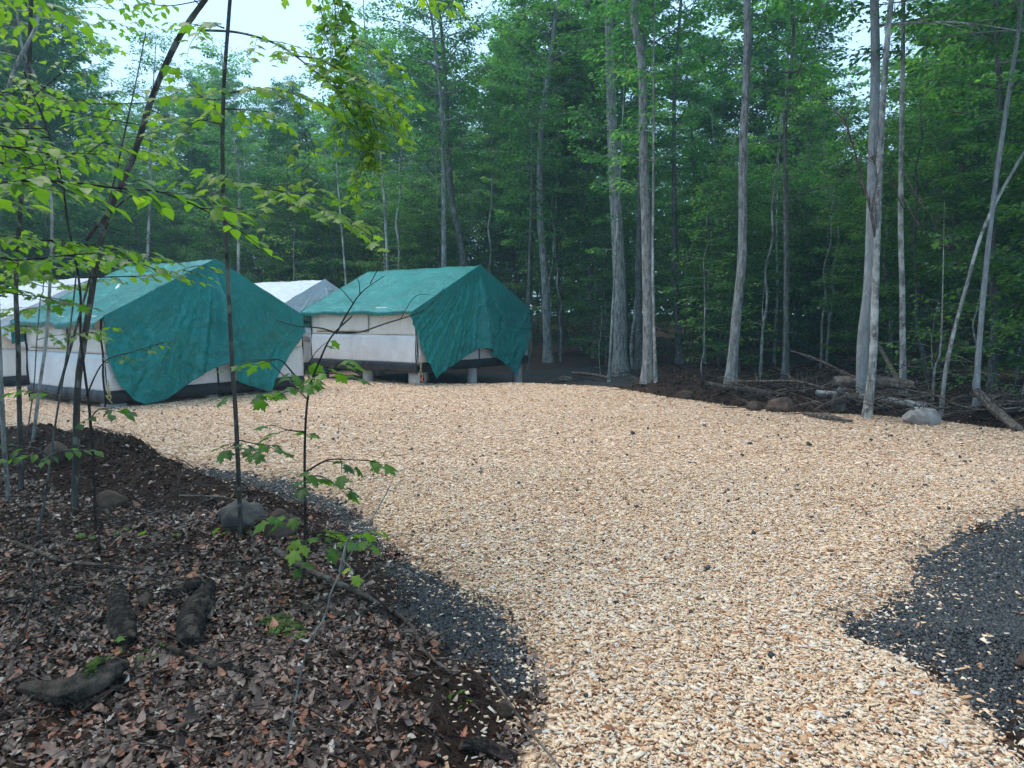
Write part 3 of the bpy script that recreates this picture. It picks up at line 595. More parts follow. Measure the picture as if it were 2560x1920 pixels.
    def roofpt(i, j):
        s = 2 * j - 1; x, zz = prof(s); yy = -.10 + i * (Ln + .10 + back); a = abs(s)
        sag = -.035 * math.sin(math.pi * i) * math.sin(math.pi * a) - .06 * max(0, a - .9) * 10 * (.6 + .6 * nz3(i * 6, s * 2, seed))
        wr = .022 * nz3(i * 6 + abs(s) * 5, s * 3, seed) + .012 * (.5 - 2 * abs(nz3(i * 12 + abs(s) * 9, s * 5, seed + 5))) + .006 * nz3(i * 30, s * 22, seed + 6)
        return x + .03 * nz3(i * 9, s, seed + 3) * (a > .9), yy, zz + sag + wr - (.02 if a < .03 else 0)
    g = G(); sheet(g, roofpt, 110, 110)
    fu = flap[:, 0]; fb = flap[:, 1]
    def flappt(i, j):
        x = fu[0] + i * (fu[-1] - fu[0]); s = x / (h + ov); _, zt = prof(s); zt -= .0; zb = float(np.interp(x, fu, fb)); zb = min(zb, zt - .02)
        zz = zt + (zb - zt) * j; dz = (wall + rs) - zz; th = x / (dz + .25)
        gr = min(1, dz / 1.3)
        off = .10 + .03 * j + pleat * gr * math.exp(-((th - .06 - .10 * nz3(seed, 1, 0)) / .085) ** 2) + .07 * gr * math.exp(-((th + .17) / .05) ** 2) + .05 * gr * math.exp(-((th - .30) / .05) ** 2)
        wx_ = x + .3 * nz3(x * 2, zz * 2, 9); wz_ = zz + .3 * nz3(x * 2, zz * 2, 19); rdg = lambda f_, s_: (.5 - abs(nz3(wx_ * f_, wz_ * f_ * .8, seed + s_)) * 2)
        off += gr * fold * (.05 * nz3(th * 9, seed, 0) + .03 * nz3(th * 22, seed + 2, 0)) + .05 * nz3(x * 1.3, zz * 1.3, seed) + (.035 * rdg(2.6, 1) + .024 * rdg(5.5, 2) + .011 * rdg(11, 3)) * min(1, j * 5)
        off += .10 * gr * sstep(.6, 1, j) * (nz3(x * 1.1, seed, 3) + .2); off = .10 + (off - .10) * min(1, j * 3 + .0)
        return x, -off, zz + .004
    sheet(g, flappt, 200, 110)
    xe = h + ov
    for sx in (-1, 1):                  # the hem turned down along each eave
        sheet(g, lambda i, j, sx=sx: (roofpt(i, (sx + 1) / 2)[0] - sx * .03 * j, roofpt(i, (sx + 1) / 2)[1], roofpt(i, (sx + 1) / 2)[2] - j * (.09 + .05 * nz3(i * 7, sx, seed))), 50, 3)
    sheet(g, lambda i, j: (prof(2 * i - 1)[0], Ln + back + .02, prof(2 * i - 1)[1] - j * (.5 + .2 * math.sin(i * 9))), 40, 8)
    tp = tag(g.build('tarp', tmat, None, True), tarp_label, 'tarp'); tp.matrix_world = M4; solid(tp, .003)
    return M4
def uz(px, py, mid, u, zf):              # photograph point on a tent's front gable plane -> (across, height over floor)
    u = np.array(u) / np.hypot(*u); v = np.array((-u[1], u[0])); r = ray(px, py); o = EYE[:2]
    tt = np.dot(np.array(mid) - v * .12 - o, v) / np.dot(r[:2], v); p = EYE + r * tt; return float(np.dot(p[:2] - np.array(mid), u)), float(p[2] - zf)
LM, LU, LZ = (-6.48, 15.55), (.56, .83), .36
RM, RU, RZ = (-.98, 20.4), (.58, .81), .62
flL = [uz(a, b_, LM, LU, LZ) for a, b_ in ((262, 812), (270, 905), (300, 965), (336, 1001), (360, 1012), (410, 1000), (470, 962), (524, 925), (548, 905), (575, 950), (676, 982), (700, 930), (760, 830))]
flR = [uz(a, b_, RM, RU, RZ) for a, b_ in ((1026, 795), (1050, 860), (1085, 947), (1120, 920), (1190, 872), (1205, 870), (1245, 900), (1290, 936), (1308, 890), (1326, 830))]
make_tent(LM, LU, 4.7, 3.3, LZ, 0, 1.22, 1.44, ('cream canvas wall tent under a green tarp, nearest of the tents', 'low platform on concrete piers carrying the nearest tent'),
          'green tarp draped over the nearest tent, down to the chips', M['tarp'], flL, 'tarp', 1.3, pleat=.4)
MR = make_tent(RM, RU, 5.0, 4.2, RZ, 0, 1.2, 1.44, ('cream canvas wall tent under a green tarp, raised beside the forest', 'tall pier platform carrying the tent beside the forest'),
          'green tarp draped over the raised tent beside the forest', M['tarp'], flR, 'tarp', 4.1, pat='blue', fold=1.3)
make_tent((-6.05, 22.9), (.56, .83), 4.8, 5.2, .40, 0, 1.2, 1.4, ('cream canvas wall tent under a silver tarp, behind and between the green ones', 'platform carrying the silver topped tent between the green ones'),
          'silver tarp over the tent standing between the two green ones', M['tarp_silver'], [(-2.57, 1.3), (-1.5, .9), (-.3, .75), (.1, 1.2), (.6, 1.6), (2.57, 1.2)], 'tarp', 7.7)
make_tent((-11.6, 19.9), (.56, .83), 4.7, 4.2, .30, 0, 1.2, 1.4, ('cream canvas wall tent under a silver tarp, half hidden by the saplings', 'platform carrying the tent half hidden by the saplings'),
          'silver tarp over the tent half hidden by the saplings', M['tarp_silver'], [(-2.57, 1.2), (-1.8, .7), (-1.0, 1.1), (-.2, .9), (.6, 1.4), (2.57, 1.2)], 'tarp', 9.2)
# rope tails tied to the front piers
for nm, mid, u, W_, zf, lb in (('rope_tail', LM, LU, 4.7, LZ, 'yellow rope tail hanging at the corner of the nearest tent'), ('rope_tail', RM, RU, 5.0, RZ, 'yellow rope tail hanging at the corner of the raised tent')):
    u = np.array(u) / np.hypot(*u); v = np.array((-u[1], u[0])); p0 = np.array(mid) - u * (W_ / 2 + .02) - v * .1; g = G(); z0 = z1(*p0)
    for k in range(2): tube(g, smoothpath([(0, 0, zf - z0 + .25), (.03 * k, -.01, zf - z0 - .05), (.06 - .1 * k, -.02, .25), (.03 + .05 * k, -.03, .1 - .05 * k + .05)], 5), .009, 5)
    o = tag(g.build(nm, M['rope'], None, True), lb, 'rope'); o.location = (p0[0], p0[1], z0)
# tools left between the tents
q = ground(778, 925); r = thing('storage_tub', 'dark storage tub with a board on it, between the tents', 'tub', q)
g = G(); box(g, -.3, .3, -.2, .2, 0, .3); box(g, -.33, .33, -.23, .23, .302, .34); g.build('tub_body', M['skirt'], r)
g = G(); box(g, -.15, .15, -.235, -.232, .08, .2); g.build('tub_handle', M['blue'], r)

# ------------------------------------------------------------------ trees
def tree_meshes(seed, H, r0, c0, RAD, nb, leaf, per, path=None, mat_b='bark_wood', mat_l='leaf_far', up=.35, sides=9, tpl=DIAM, twl=.9, rough=.03, flare=.5, tonemu=.45, dens_top=True):
    """trunk mesh (with limbs) and crown mesh, standing at the origin"""
    g = np.random.default_rng(seed); wood, crown = G(), G()
    if path is None:
        n = 12; zz = np.linspace(-.15, H, n); wob = np.cumsum(g.normal(0, H * .009, (n, 2)), 0); wob -= wob[0]; pts = np.column_stack([wob, zz])
    else: pts = np.asarray(path, float)
    p = smoothpath(pts, 4); L_ = np.concatenate([[0], np.cumsum(np.linalg.norm(np.diff(p, axis=0), axis=1))]); f = L_ / L_[-1]
    rad = r0 * (1 - f) ** .75 * .9 + r0 * .06 + r0 * flare * np.exp(-L_ / .35)
    tube(wood, p, rad, sides, .5, True, rough, g)
    pos, az, pt, sz, tn = [], [], [], [], []
    ga = g.uniform(0, 6.28)
    for k in range(nb):
        q = (k + g.random()) / nb; hf = c0 + (1 - c0) * (q ** .8) * .98; i = int(np.searchsorted(f, min(hf, .985))); i = min(i, len(p) - 2); o = p[i]
        ga += 2.4 + g.normal(0, .3); q_ = (hf - c0) / (1 - c0 + 1e-6)
        ln = RAD * (1 - .62 * q_ ** 2.6) * (.5 + .5 * min(1, q_ * 3)) * g.uniform(.6, 1.15); el = up * (.3 + 1.2 * q_) + g.normal(0, .15)
        bp = [o]; a = ga
        for s_ in range(5):
            a += g.normal(0, .15); el += g.normal(-.03, .08); bp.append(bp[-1] + ln / 5 * np.array([math.cos(a) * math.cos(el), math.sin(a) * math.cos(el), math.sin(el)]))
        bp = np.array(bp); br = max(.004, min(rad[i] * .45, .012 * ln + .003)); tube(wood, bp, np.linspace(br, br * .25, 6), 4, .5, False)
        nt_ = max(3, int(ln / .26)); tw = g.normal(0, .13)
        for s_ in range(nt_):
            u = .18 + .82 * (s_ + g.random() * .6) / nt_; u = min(u, .999); j = int(u * 5); o2 = bp[j] + (bp[j + 1] - bp[j]) * (u * 5 - j)
            ta = a + (1 if s_ % 2 else -1) * g.uniform(.6, 1.2) * (1 - .5 * u); tl = twl * (1.15 - .7 * u) * g.uniform(.5, 1.1) * min(1, ln / 2 + .35); te = g.normal(-.02, .16)
            d = np.array([math.cos(ta) * math.cos(te), math.sin(ta) * math.cos(te), math.sin(te)]); n = max(3, int(per * tl / twl * g.uniform(.7, 1.3)))
            w_ = g.random(n) ** .75 * tl; lat = g.normal(0, .16 * twl, n); pp = o2 + d * w_[:, None] + np.column_stack([-np.sin(ta) * lat, np.cos(ta) * lat, g.normal(-.02, .05, n) - .08 * (w_ / twl) ** 2])
            pos.append(pp); az.append(ta + np.sign(lat) * g.uniform(.2, 1.1, n)); pt.append(g.normal(-.22, .28, n)); sz.append(leaf * g.uniform(.65, 1.25, n)); tn.append(np.clip(g.normal(tonemu, .16, n) + tw + g.normal(0, .06) + .12 * q_, 0, .94))
            if s_ % 2 == 0: tube(wood, np.array([o2, o2 + d * tl * .8]), [br * .3, .002], 3, .5, False)
    pos = np.concatenate(pos); n = len(pos); scatter(crown, tpl, pos, np.concatenate(az), np.concatenate(pt), g.normal(0, .35, n), np.concatenate(sz), np.concatenate(tn))
    return wood, crown, (mat_b, mat_l)
def put(name, meshes, loc, label, cat='tree', group=None, crown_name='crown'):
    r = thing(name, label, cat, loc, group); meshes[0].build('trunk', M[meshes[2][0]], r, True); meshes[1].build(crown_name, M[meshes[2][1]], r); return r
def dup(root, loc, rot, sc, label=None):
    c_ = root.copy(); S.collection.objects.link(c_); c_.location = tuple(float(k) for k in loc); c_.rotation_euler = (0, 0, rot); c_.scale = sc
    if label: c_['label'] = label
    for ch in root.children:
        d = ch.copy(); S.collection.objects.link(d); d.parent = c_
    return c_
def feature(pts, wpx, H, label, mat='bark_grey', c0=.45, RAD=2.6, nb=34, per=22, leaf=.13, y=None, seed=0, name='maple_tree', flare=.6, rough=.04, sides=16, up=.5, nbare=0, mat_l='leaf_far', tonemu=.5):
    """pts: photograph pixels from the foot upwards; the trunk goes on above the frame to height H"""
    q = ground(*pts[0]) if y is None else None; d = q[1] if y is None else y
    w3 = [P(a, b_, d) for a, b_ in pts]
    if y is not None: w3[0][2] = z1(w3[0][0], d)
    o = w3[0].copy(); g = np.random.default_rng(seed + 5); last = w3[-1].copy(); dr = (w3[-1] - w3[-2]); dr /= np.linalg.norm(dr); dr = dr * .5 + np.array([0, 0, .5]); path = [k - o for k in w3]
    path[0][2] -= .1
    while path[-1][2] < H: path.append(path[-1] + dr * 2.4 + g.normal(0, .14, 3))
    path = np.array(path); path[1:, 1] += np.cumsum(g.normal(0, .06, len(path) - 1))
    me = tree_meshes(seed, H, wpx / 2 / FPX * d * .80, c0, RAD, int(nb * 1.4), leaf, int(per * 1.7), path, mat, mat_l, up, sides, DIAM, .9, rough, flare, tonemu)
    r = put(name, me, o, label); return r
F = feature
F([(1371, 905), (1362, 700), (1350, 520), (1352, 330), (1368, 200), (1395, 0)], 27, 16, 'crooked grey tree with forked top just right of the raised tent', 'bark_grey', .3, 2.6, 40, 24, seed=101)
F([(1551, 938), (1548, 700), (1535, 420), (1530, 250), (1523, 0)], 46, 19, 'thick furrowed grey trunk, left one of the big close pair', 'bark_grey', .5, 3.4, 34, seed=102)
F([(1622, 948), (1618, 700), (1610, 400), (1608, 150), (1590, 0)], 36, 19, 'pale furrowed grey trunk, right one of the big close pair', 'bark_grey', .45, 3.2, 36, seed=103)
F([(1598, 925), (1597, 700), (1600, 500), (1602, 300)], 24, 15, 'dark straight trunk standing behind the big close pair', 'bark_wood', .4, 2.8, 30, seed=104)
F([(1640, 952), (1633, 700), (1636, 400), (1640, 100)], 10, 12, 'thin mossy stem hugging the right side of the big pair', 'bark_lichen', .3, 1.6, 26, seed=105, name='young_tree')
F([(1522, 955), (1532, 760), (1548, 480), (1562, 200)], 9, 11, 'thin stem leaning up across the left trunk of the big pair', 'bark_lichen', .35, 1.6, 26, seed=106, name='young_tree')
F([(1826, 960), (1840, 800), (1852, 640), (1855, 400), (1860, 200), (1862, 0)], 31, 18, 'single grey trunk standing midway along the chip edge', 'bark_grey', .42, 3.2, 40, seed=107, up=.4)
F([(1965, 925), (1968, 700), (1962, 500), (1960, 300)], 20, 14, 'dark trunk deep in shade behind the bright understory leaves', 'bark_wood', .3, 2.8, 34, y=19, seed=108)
F([(2156, 1010), (2150, 850), (2162, 700), (2168, 400), (2178, 150)], 36, 17, 'smooth pale beech trunk close behind the lichen spotted one', 'bark_beech', .35, 3.0, 40, seed=109, name='beech_tree', flare=.15, rough=.01, up=.2)
F([(2165, 1046), (2178, 900), (2190, 600), (2200, 300), (2212, 0)], 25, 13, 'lichen spotted tree rising from the chip edge, bright bark', 'bark_lichen', .5, 2.6, 34, seed=110, flare=.5, up=.3)
F([(2258, 990), (2256, 750), (2258, 500), (2263, 0)], 19, 13, 'slim pale tree with dead side twigs right of the beech', 'bark_lichen', .4, 2.4, 30, seed=111)
F([(2350, 1048), (2372, 900), (2420, 720), (2465, 560), (2555, 395), (2640, 250)], 13, 8.5, 'slender leaning tree bending right over the pale boulder', 'bark_lichen', .55, 2.0, 20, seed=112, flare=.3)
F([(2440, 1025), (2448, 860), (2468, 560), (2500, 300), (2545, 0)], 17, 13, 'grey green tree near the right end of the brush bank', 'bark_beech', .35, 2.8, 38, seed=113)
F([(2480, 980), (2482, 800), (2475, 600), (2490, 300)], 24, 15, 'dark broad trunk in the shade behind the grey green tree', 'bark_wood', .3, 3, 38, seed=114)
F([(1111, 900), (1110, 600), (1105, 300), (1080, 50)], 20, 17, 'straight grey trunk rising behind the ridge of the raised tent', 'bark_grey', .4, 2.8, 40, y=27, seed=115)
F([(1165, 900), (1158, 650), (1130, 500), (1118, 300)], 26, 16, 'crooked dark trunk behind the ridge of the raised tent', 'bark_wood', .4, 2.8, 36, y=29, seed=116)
F([(965, 900), (968, 650), (952, 380), (940, 250)], 11, 13, 'slim pale trunk behind the middle of the raised tent roof', 'bark_lichen', .35, 2.0, 30, y=26.5, seed=117, name='young_tree')
F([(880, 900), (858, 620), (840, 400), (835, 200)], 8, 11, 'thin bent pale stem between the silver and raised tents', 'bark_lichen', .45, 1.6, 24, y=28, seed=118, name='young_tree')
F([(1322, 900), (1322, 700), (1328, 500)], 10, 10, 'thin brown stem right behind the gable of the raised tent', 'bark_wood', .35, 1.8, 26, y=25, seed=119, name='young_tree')
F([(600, 900), (597, 650), (600, 420)], 14, 12, 'pale trunk behind the ridge of the nearest tent', 'bark_lichen', .4, 2.0, 28, y=30, seed=120, name='young_tree')
F([(1700, 950), (1690, 700), (1685, 420)], 22, 15, 'shaded forked trunk in the gap right of the big pair', 'bark_wood', .35, 2.8, 34, y=26, seed=121)
F([(2330, 1000), (2335, 920), (2342, 850)], 7, 1.5, 'short broken pale snag between the slim and leaning trees', 'bark_lichen', .9, .2, 3, per=3, seed=122, name='snag')
F([(375, 900), (368, 650), (372, 480)], 12, 12, 'pale slim trunk seen left of the leaning sapling', 'bark_lichen', .45, 2.0, 28, y=32, seed=123, name='young_tree')
def dead_limbs(tree_start, limbs, mat='deadwood', name='dead_limb'):
    t = next(o for o in S.objects if (o.get('label') or '').startswith(tree_start)); d = t.location.y; base = np.array(t.location)
    for pts, r0 in limbs:
        g = G(); g_ = np.random.default_rng(len(pts) * 7 + int(pts[0][0])); p = smoothpath([P(a, b_, d + c_) - base for a, b_, c_ in pts], 6); tube(g, p, np.linspace(r0, r0 * .3, len(p)), 6, .5, True)
        for k in range(len(pts) * 4):
            i = int(g_.integers(4, len(p))); T = p[min(i + 1, len(p) - 1)] - p[i - 1]; T /= np.linalg.norm(T) + 1e-6; dd = T + g_.normal(0, .55, 3); L_ = g_.uniform(.15, .55)
            tube(g, [p[i], p[i] + dd * L_ * .5 + g_.normal(0, .02, 3), p[i] + dd * L_], [r0 * .35, r0 * .2, r0 * .1], 4, .5, False)
        g.build(name, M[mat], t, True)
dead_limbs('lichen spotted tree', [([(2196, 640, 0), (2175, 520, -.1), (2150, 430, -.15), (2132, 360, -.2), (2108, 292, -.2)], .028), ([(2180, 530, -.1), (2192, 450, -.1), (2185, 400, -.2)], .018), ([(2140, 385, -.1), (2170, 395, -.2), (2185, 388, -.2)], .01),
                                   ([(2210, 130, 0), (2225, 60, -.1), (2235, 30, -.1)], .02)])
dead_limbs('lichen spotted tree', [([(2222, 62, 0), (2320, 55, -.3), (2420, 58, -.6), (2580, 82, -1)], .022)], 'bark_lichen', 'limb')
dead_limbs('slim pale tree', [([(2258, 420, 0), (2285, 480, -.3), (2320, 530, -.5), (2345, 560, -.6)], .014), ([(2258, 490, 0), (2290, 550, -.2), (2340, 600, -.4), (2380, 620, -.5)], .012), ([(2258, 520, 0), (2235, 470, -.2), (2215, 400, -.3), (2210, 340, -.3)], .013)])
# understory sprays in bright green at the edge
def bush(px, py, y, H, label, RAD, nb, per=26, leaf=.10, seed=0, mat_l='leaf_near', name='understory_sapling', tonemu=.35):
    o = P(px, py, y); o[2] = z1(o[0], o[1]); me = tree_meshes(seed, H, .02, .12, RAD, nb, leaf, per, None, 'bark_lichen', mat_l, .12, 6, DIAM, .7, .02, .2, tonemu)
    return put(name, me, o, label)
bush(1760, 940, 18.5, 5.0, 'bright green layered sapling left of the single grey trunk', 1.1, 30, 26, .1, 201, 'leaf_under', tonemu=.75)
bush(1905, 940, 17.5, 2.6, 'small bright sapling right of the single grey trunk', .9, 12, 12, .1, 202)
bush(2440, 960, 13.2, 2.3, 'bright broad leaved sapling at the right end of the bank', .9, 12, 12, .12, 203)
bush(2330, 960, 14.5, 2.0, 'dull green sapling behind the broken snag', 1.0, 14, 14, .1, 204, 'leaf_under')
bush(955, 900, 25, 6.0, 'layered sapling with a flat light green top behind the raised tent', 1.5, 16, 20, .1, 205)
bush(740, 900, 27, 5.5, 'light green leafy sapling behind the silver tarp tent', 1.6, 24, 16, .1, 206)
bush(1500, 930, 24, 2.4, 'low dim sapling left of the thick furrowed trunk', 1.1, 12, 14, .1, 207, 'leaf_under')
bush(2560, 1000, 12.8, 1.8, 'low leafy sapling at the right edge of the photo', .9, 12, 14, .1, 208)

# the forest behind: variants, then copies
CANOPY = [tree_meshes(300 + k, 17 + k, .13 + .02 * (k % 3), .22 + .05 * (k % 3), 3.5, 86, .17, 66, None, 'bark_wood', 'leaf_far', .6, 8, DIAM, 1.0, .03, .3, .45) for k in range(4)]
UNDER = [tree_meshes(400 + k, 6.5 + 1.1 * k, .045 + .01 * k, .05, 2.1, 60, .12, 56, None, 'bark_wood', 'leaf_under', .18, 6, DIAM, .85, .03, .2, .38) for k in range(4)]
LBL = {'c': ('tall forest tree standing back among its neighbours', 'tall trees of the forest behind the clearing', 'forest_tree'),
       'u': ('leafy understory tree standing back in the forest shade', 'understory trees of the forest behind the clearing', 'understory_tree')}
protos = {}
def edge_ok(x, y, marg):
    return float(sdf(CHIP, np.array([x]), np.array([y]))[0]) < -marg
spots = [(o.location.x, o.location.y, 'u') for o in bpy.data.objects if o.get('category') in ('tree', 'sapling') and o.parent is None]
nfix = len(spots)
FEAT = [(o.location.x, o.location.y) for o in S.objects if o.parent is None and o.name.split('.')[0] in ('maple_tree', 'beech_tree') or (o.get('label') or '').startswith(('bright green layered', 'slim pale tree', 'light green leafy', 'layered sapling'))]
def fill(n, kind, ymin, ymax, mind, marg, xlim=.85):
    k = 0; tries = 0
    while k < n and tries < 20000:
        tries += 1; y = R.uniform(ymin, ymax); x = R.uniform(-xlim, xlim) * (y + 4)
        if not edge_ok(x, y, marg): continue
        if x < 2.5 and y < 29 and not (x < -19): continue
        if x < -3 and y < 20 and x > -19: continue
        if any(y < b_ + .3 and abs(x / y - a / b_) < (1.0 if kind == 'u' else 1.5) / y and y > .55 * b_ for a, b_ in FEAT): continue
        if any((x - a) ** 2 + (y - b_) ** 2 < (mind if kk == kind else mind * .5) ** 2 for a, b_, kk in spots): continue
        spots.append((x, y, kind)); k += 1
fill(60, 'u', 12, 36, 1.5, 2.6); fill(88, 'c', 19, 68, 2.6, 7.5); fill(115, 'u', 20, 58, 1.7, 3.0)
# unseen trees added around and behind the viewpoint to darken the near ground
for (x, y, kd) in ((-7, -4, 'c'), (-2, -6, 'c'), (4, -8, 'c'), (11, -3, 'c'), (15, 4, 'c'), (-13, 9, 'c'), (-17, 15, 'c'), (-12, 2, 'u'), (-6, -4, 'u'), (17, 9, 'c')): spots.append((x, y, kd))
for (x, y, kd) in spots[nfix:]:
    k = rnd.randrange(4); key = (kd, k); sc = rnd.uniform(.85, 1.15)
    if kd == 'c' and -.56 < x / max(y, 1) < -.2: sc = min(sc, (1.75 + .29 * math.hypot(x, y)) / (18.5 + k))
    lb, gp_, nm = LBL[kd]; zz = z1(x, y) - .05
    if key not in protos:
        r = put(nm, (CANOPY if kd == 'c' else UNDER)[k], (x, y, zz), lb, 'tree', gp_); protos[key] = r
    else: dup(protos[key], (x, y, zz), rnd.uniform(0, 6.28), (sc, sc, sc * rnd.uniform(.9, 1.1)))
# bare thin stems in the shade between them
g0 = None
for k in range(42):
    y = R.uniform(19, 34); x = R.uniform(-.35, .78) * y
    if not edge_ok(x, y, 2.2) or (x < 2.5 and y < 27): continue
    if g0 is None:
        g0 = []
        for s_ in range(4):
            w_, c_, mm = tree_meshes(500 + s_, 9, .035 + .012 * s_, .45, .9, 12, .1, 8, None, 'bark_lichen', 'leaf_under', .5, 6, DIAM, .6, .02, .2)
            g0.append(put('slender_sapling', (w_, c_, mm), (x, y, z1(x, y)), 'thin pale stem rising from the shaded forest floor', 'young tree', 'thin pale stems in the forest shade'))
            y = R.uniform(22, 34); x = R.uniform(.15, .7) * y
        continue
    dup(g0[k % 4], (x, y, z1(x, y) - .05), rnd.uniform(0, 6.28), (1, 1, rnd.uniform(.7, 1.2)))
# the wood beyond, one mass
g = G(); n = 150000; th = R.uniform(-.95, .95, n); rr_ = R.uniform(66, 84, n); x = rr_ * np.sin(th); y = rr_ * np.cos(th)
top = 15 + 4 * fbm(th * 14, rr_ * .0, 5) + 2.5 * fbm(th * 60, rr_ * .1, 6); top = top - 3.0 * np.exp(-((th + .36) / .16) ** 2)
zz = 2 + R.random(n) ** .9 * top
scatter(g, DIAM, np.stack([x, y, zz], 1), R.uniform(0, 6.28, n), R.normal(-.2, .3, n), R.normal(0, .4, n), R.uniform(.35, .8, n), np.clip(R.normal(.42, .15, n) + .25 * fbm(th * 50, zz * .5, 9), 0, .94))
tag(g.build('far_forest', M['leaf_far']), 'far misty wood closing off the clearing', 'forest', kind='stuff')

# ------------------------------------------------------------------ saplings close to the viewpoint
def leafy(crown, wood, o, d, ln, tpl, size, gap, g, tone=.5, flat=.15, rad=.003, droop=.25):
    """one twig with leaves set alternately along it"""
    d = np.asarray(d, float); d /= np.linalg.norm(d); gap = gap * .8; n = max(2, int(ln / gap)); a = math.atan2(d[1], d[0]); e = math.asin(max(-1, min(1, d[2])))
    pts = [np.array(o, float)]; aa, ee = a, e
    for k in range(n):
        aa += g.normal(0, .09); ee += g.normal(-droop / n, .05); pts.append(pts[-1] + ln / n * np.array([math.cos(aa) * math.cos(ee), math.sin(aa) * math.cos(ee), math.sin(ee)]))
    pts = np.array(pts); tube(wood, pts, np.linspace(rad, rad * .4, n + 1), 4, .5, False)
    m = len(pts) - 1; idx = np.arange(1, m + 1); sg = np.where(idx % 2, 1, -1) * (g.choice([-1, 1])); az = aa + sg * g.uniform(.5, 1.15, m); az[-1] = aa
    pos = pts[1:] + np.stack([np.cos(az), np.sin(az), -.1 + 0 * az], 1) * size * (.28 if tpl is MAPLE else .06)
    sz = size * g.uniform(.7, 1.15, m); scatter(crown, tpl, pos, az, g.normal(-.32, .22, m), g.normal(0, flat + .12, m), sz, np.clip(g.normal(tone, .15, m), 0, .94), sz * (1.0 if tpl is MAPLE else 1.1))
    return pts
def spray(crown, wood, path, r0, tpl, size, gap, g, twl=.45, tgap=.14, tone=.5, droop=.3, start=.15):
    p = smoothpath(path, 6); n = len(p); L_ = np.concatenate([[0], np.cumsum(np.linalg.norm(np.diff(p, axis=0), axis=1))]); tube(wood, p, np.linspace(r0, r0 * .3, n), 6, .5, False)
    s = L_[-1] * start; k = 0
    while s < L_[-1]:
        i = min(int(np.searchsorted(L_, s)), n - 2); T = p[i + 1] - p[i]; a = math.atan2(T[1], T[0]) + (1 if k % 2 else -1) * g.uniform(.55, 1.1); f = s / L_[-1]
        leafy(crown, wood, p[i], (math.cos(a), math.sin(a), g.normal(.02, .12)), twl * (1.15 - .65 * f) * g.uniform(.6, 1.1), tpl, size, gap, g, tone + g.normal(0, .08), droop=droop); s += tgap * .85 * g.uniform(.7, 1.3); k += 1
    leafy(crown, wood, p[-1], p[-1] - p[-2], twl * .6, tpl, size, gap, g, tone, droop=droop)
def sapling(pts, r, label, mat, seed, sprays=(), dress=None, y=None, top=None, name='maple_sapling', limbs=(), tpl=MAPLE, size=.09, fork=()):
    q = ground(*pts[0][:2]); d0 = q[1] if y is None else y; g = np.random.default_rng(seed)
    w3 = [P(k[0], k[1], d0 + (k[2] if len(k) > 2 else 0)) for k in pts]; o = w3[0].copy(); o[2] = min(o[2], z1(o[0], o[1])) if y is None else z1(o[0], o[1])
    path = [k - o for k in w3]; path[0][2] = -.05; path = smoothpath(path, 6)
    if top:
        while path[-1][2] < top: path = np.vstack([path, path[-1] + (path[-1] - path[-2]) + g.normal(0, .01, 3)])
    L_ = np.concatenate([[0], np.cumsum(np.linalg.norm(np.diff(path, axis=0), axis=1))]); f = L_ / L_[-1]; rad = .62 * np.interp(f, [0, .03, 1], [r[0] * 1.25, r[0], r[1]])
    wood, crown = G(), G(); tube(wood, path, rad, 12, .5, True, .05, g)
    for (lp, lr) in limbs: tube(wood, smoothpath([P(a, b_, d0 + c_) - o for a, b_, c_ in lp], 5), np.linspace(lr, lr * .3, 5 * (len(lp) - 1) + 1) if len(lp) > 2 else np.linspace(lr, lr * .3, 7 if False else 7), 6, .5, True) if len(lp) > 2 else None
    for s_ in sprays:
        spray(crown, wood, [P(a, b_, d0 + c_) - o for a, b_, c_ in s_['p']], s_.get('r', .006), s_.get('tpl', tpl), s_.get('size', size), s_.get('gap', .06), g, s_.get('twl', .4), s_.get('tgap', .12), s_.get('tone', .6), s_.get('droop', .4), s_.get('start', .15))
    if dress:
        lo, hi, nb, ln, sz, tp = dress
        for k in range(nb):
            i = int(np.searchsorted(f, g.uniform(lo, hi))); i = min(i, len(path) - 1); a = g.uniform(0, 6.28); b0 = path[i]; pp = [b0]
            for s_ in range(3): a += g.normal(0, .2); pp.append(pp[-1] + ln * g.uniform(.7, 1.2) / 3 * np.array([math.cos(a), math.sin(a), g.normal(.12, .12)]))
            spray(crown, wood, pp, .005, tp, sz, .06, g, .38, .14, .62 + g.normal(0, .1), .35, .2)
    rt = thing(name, label, 'sapling', o); wood.build('trunk', M[mat], rt, True)
    if crown.n: crown.build('foliage', M['leaf_near'], rt)
    return rt
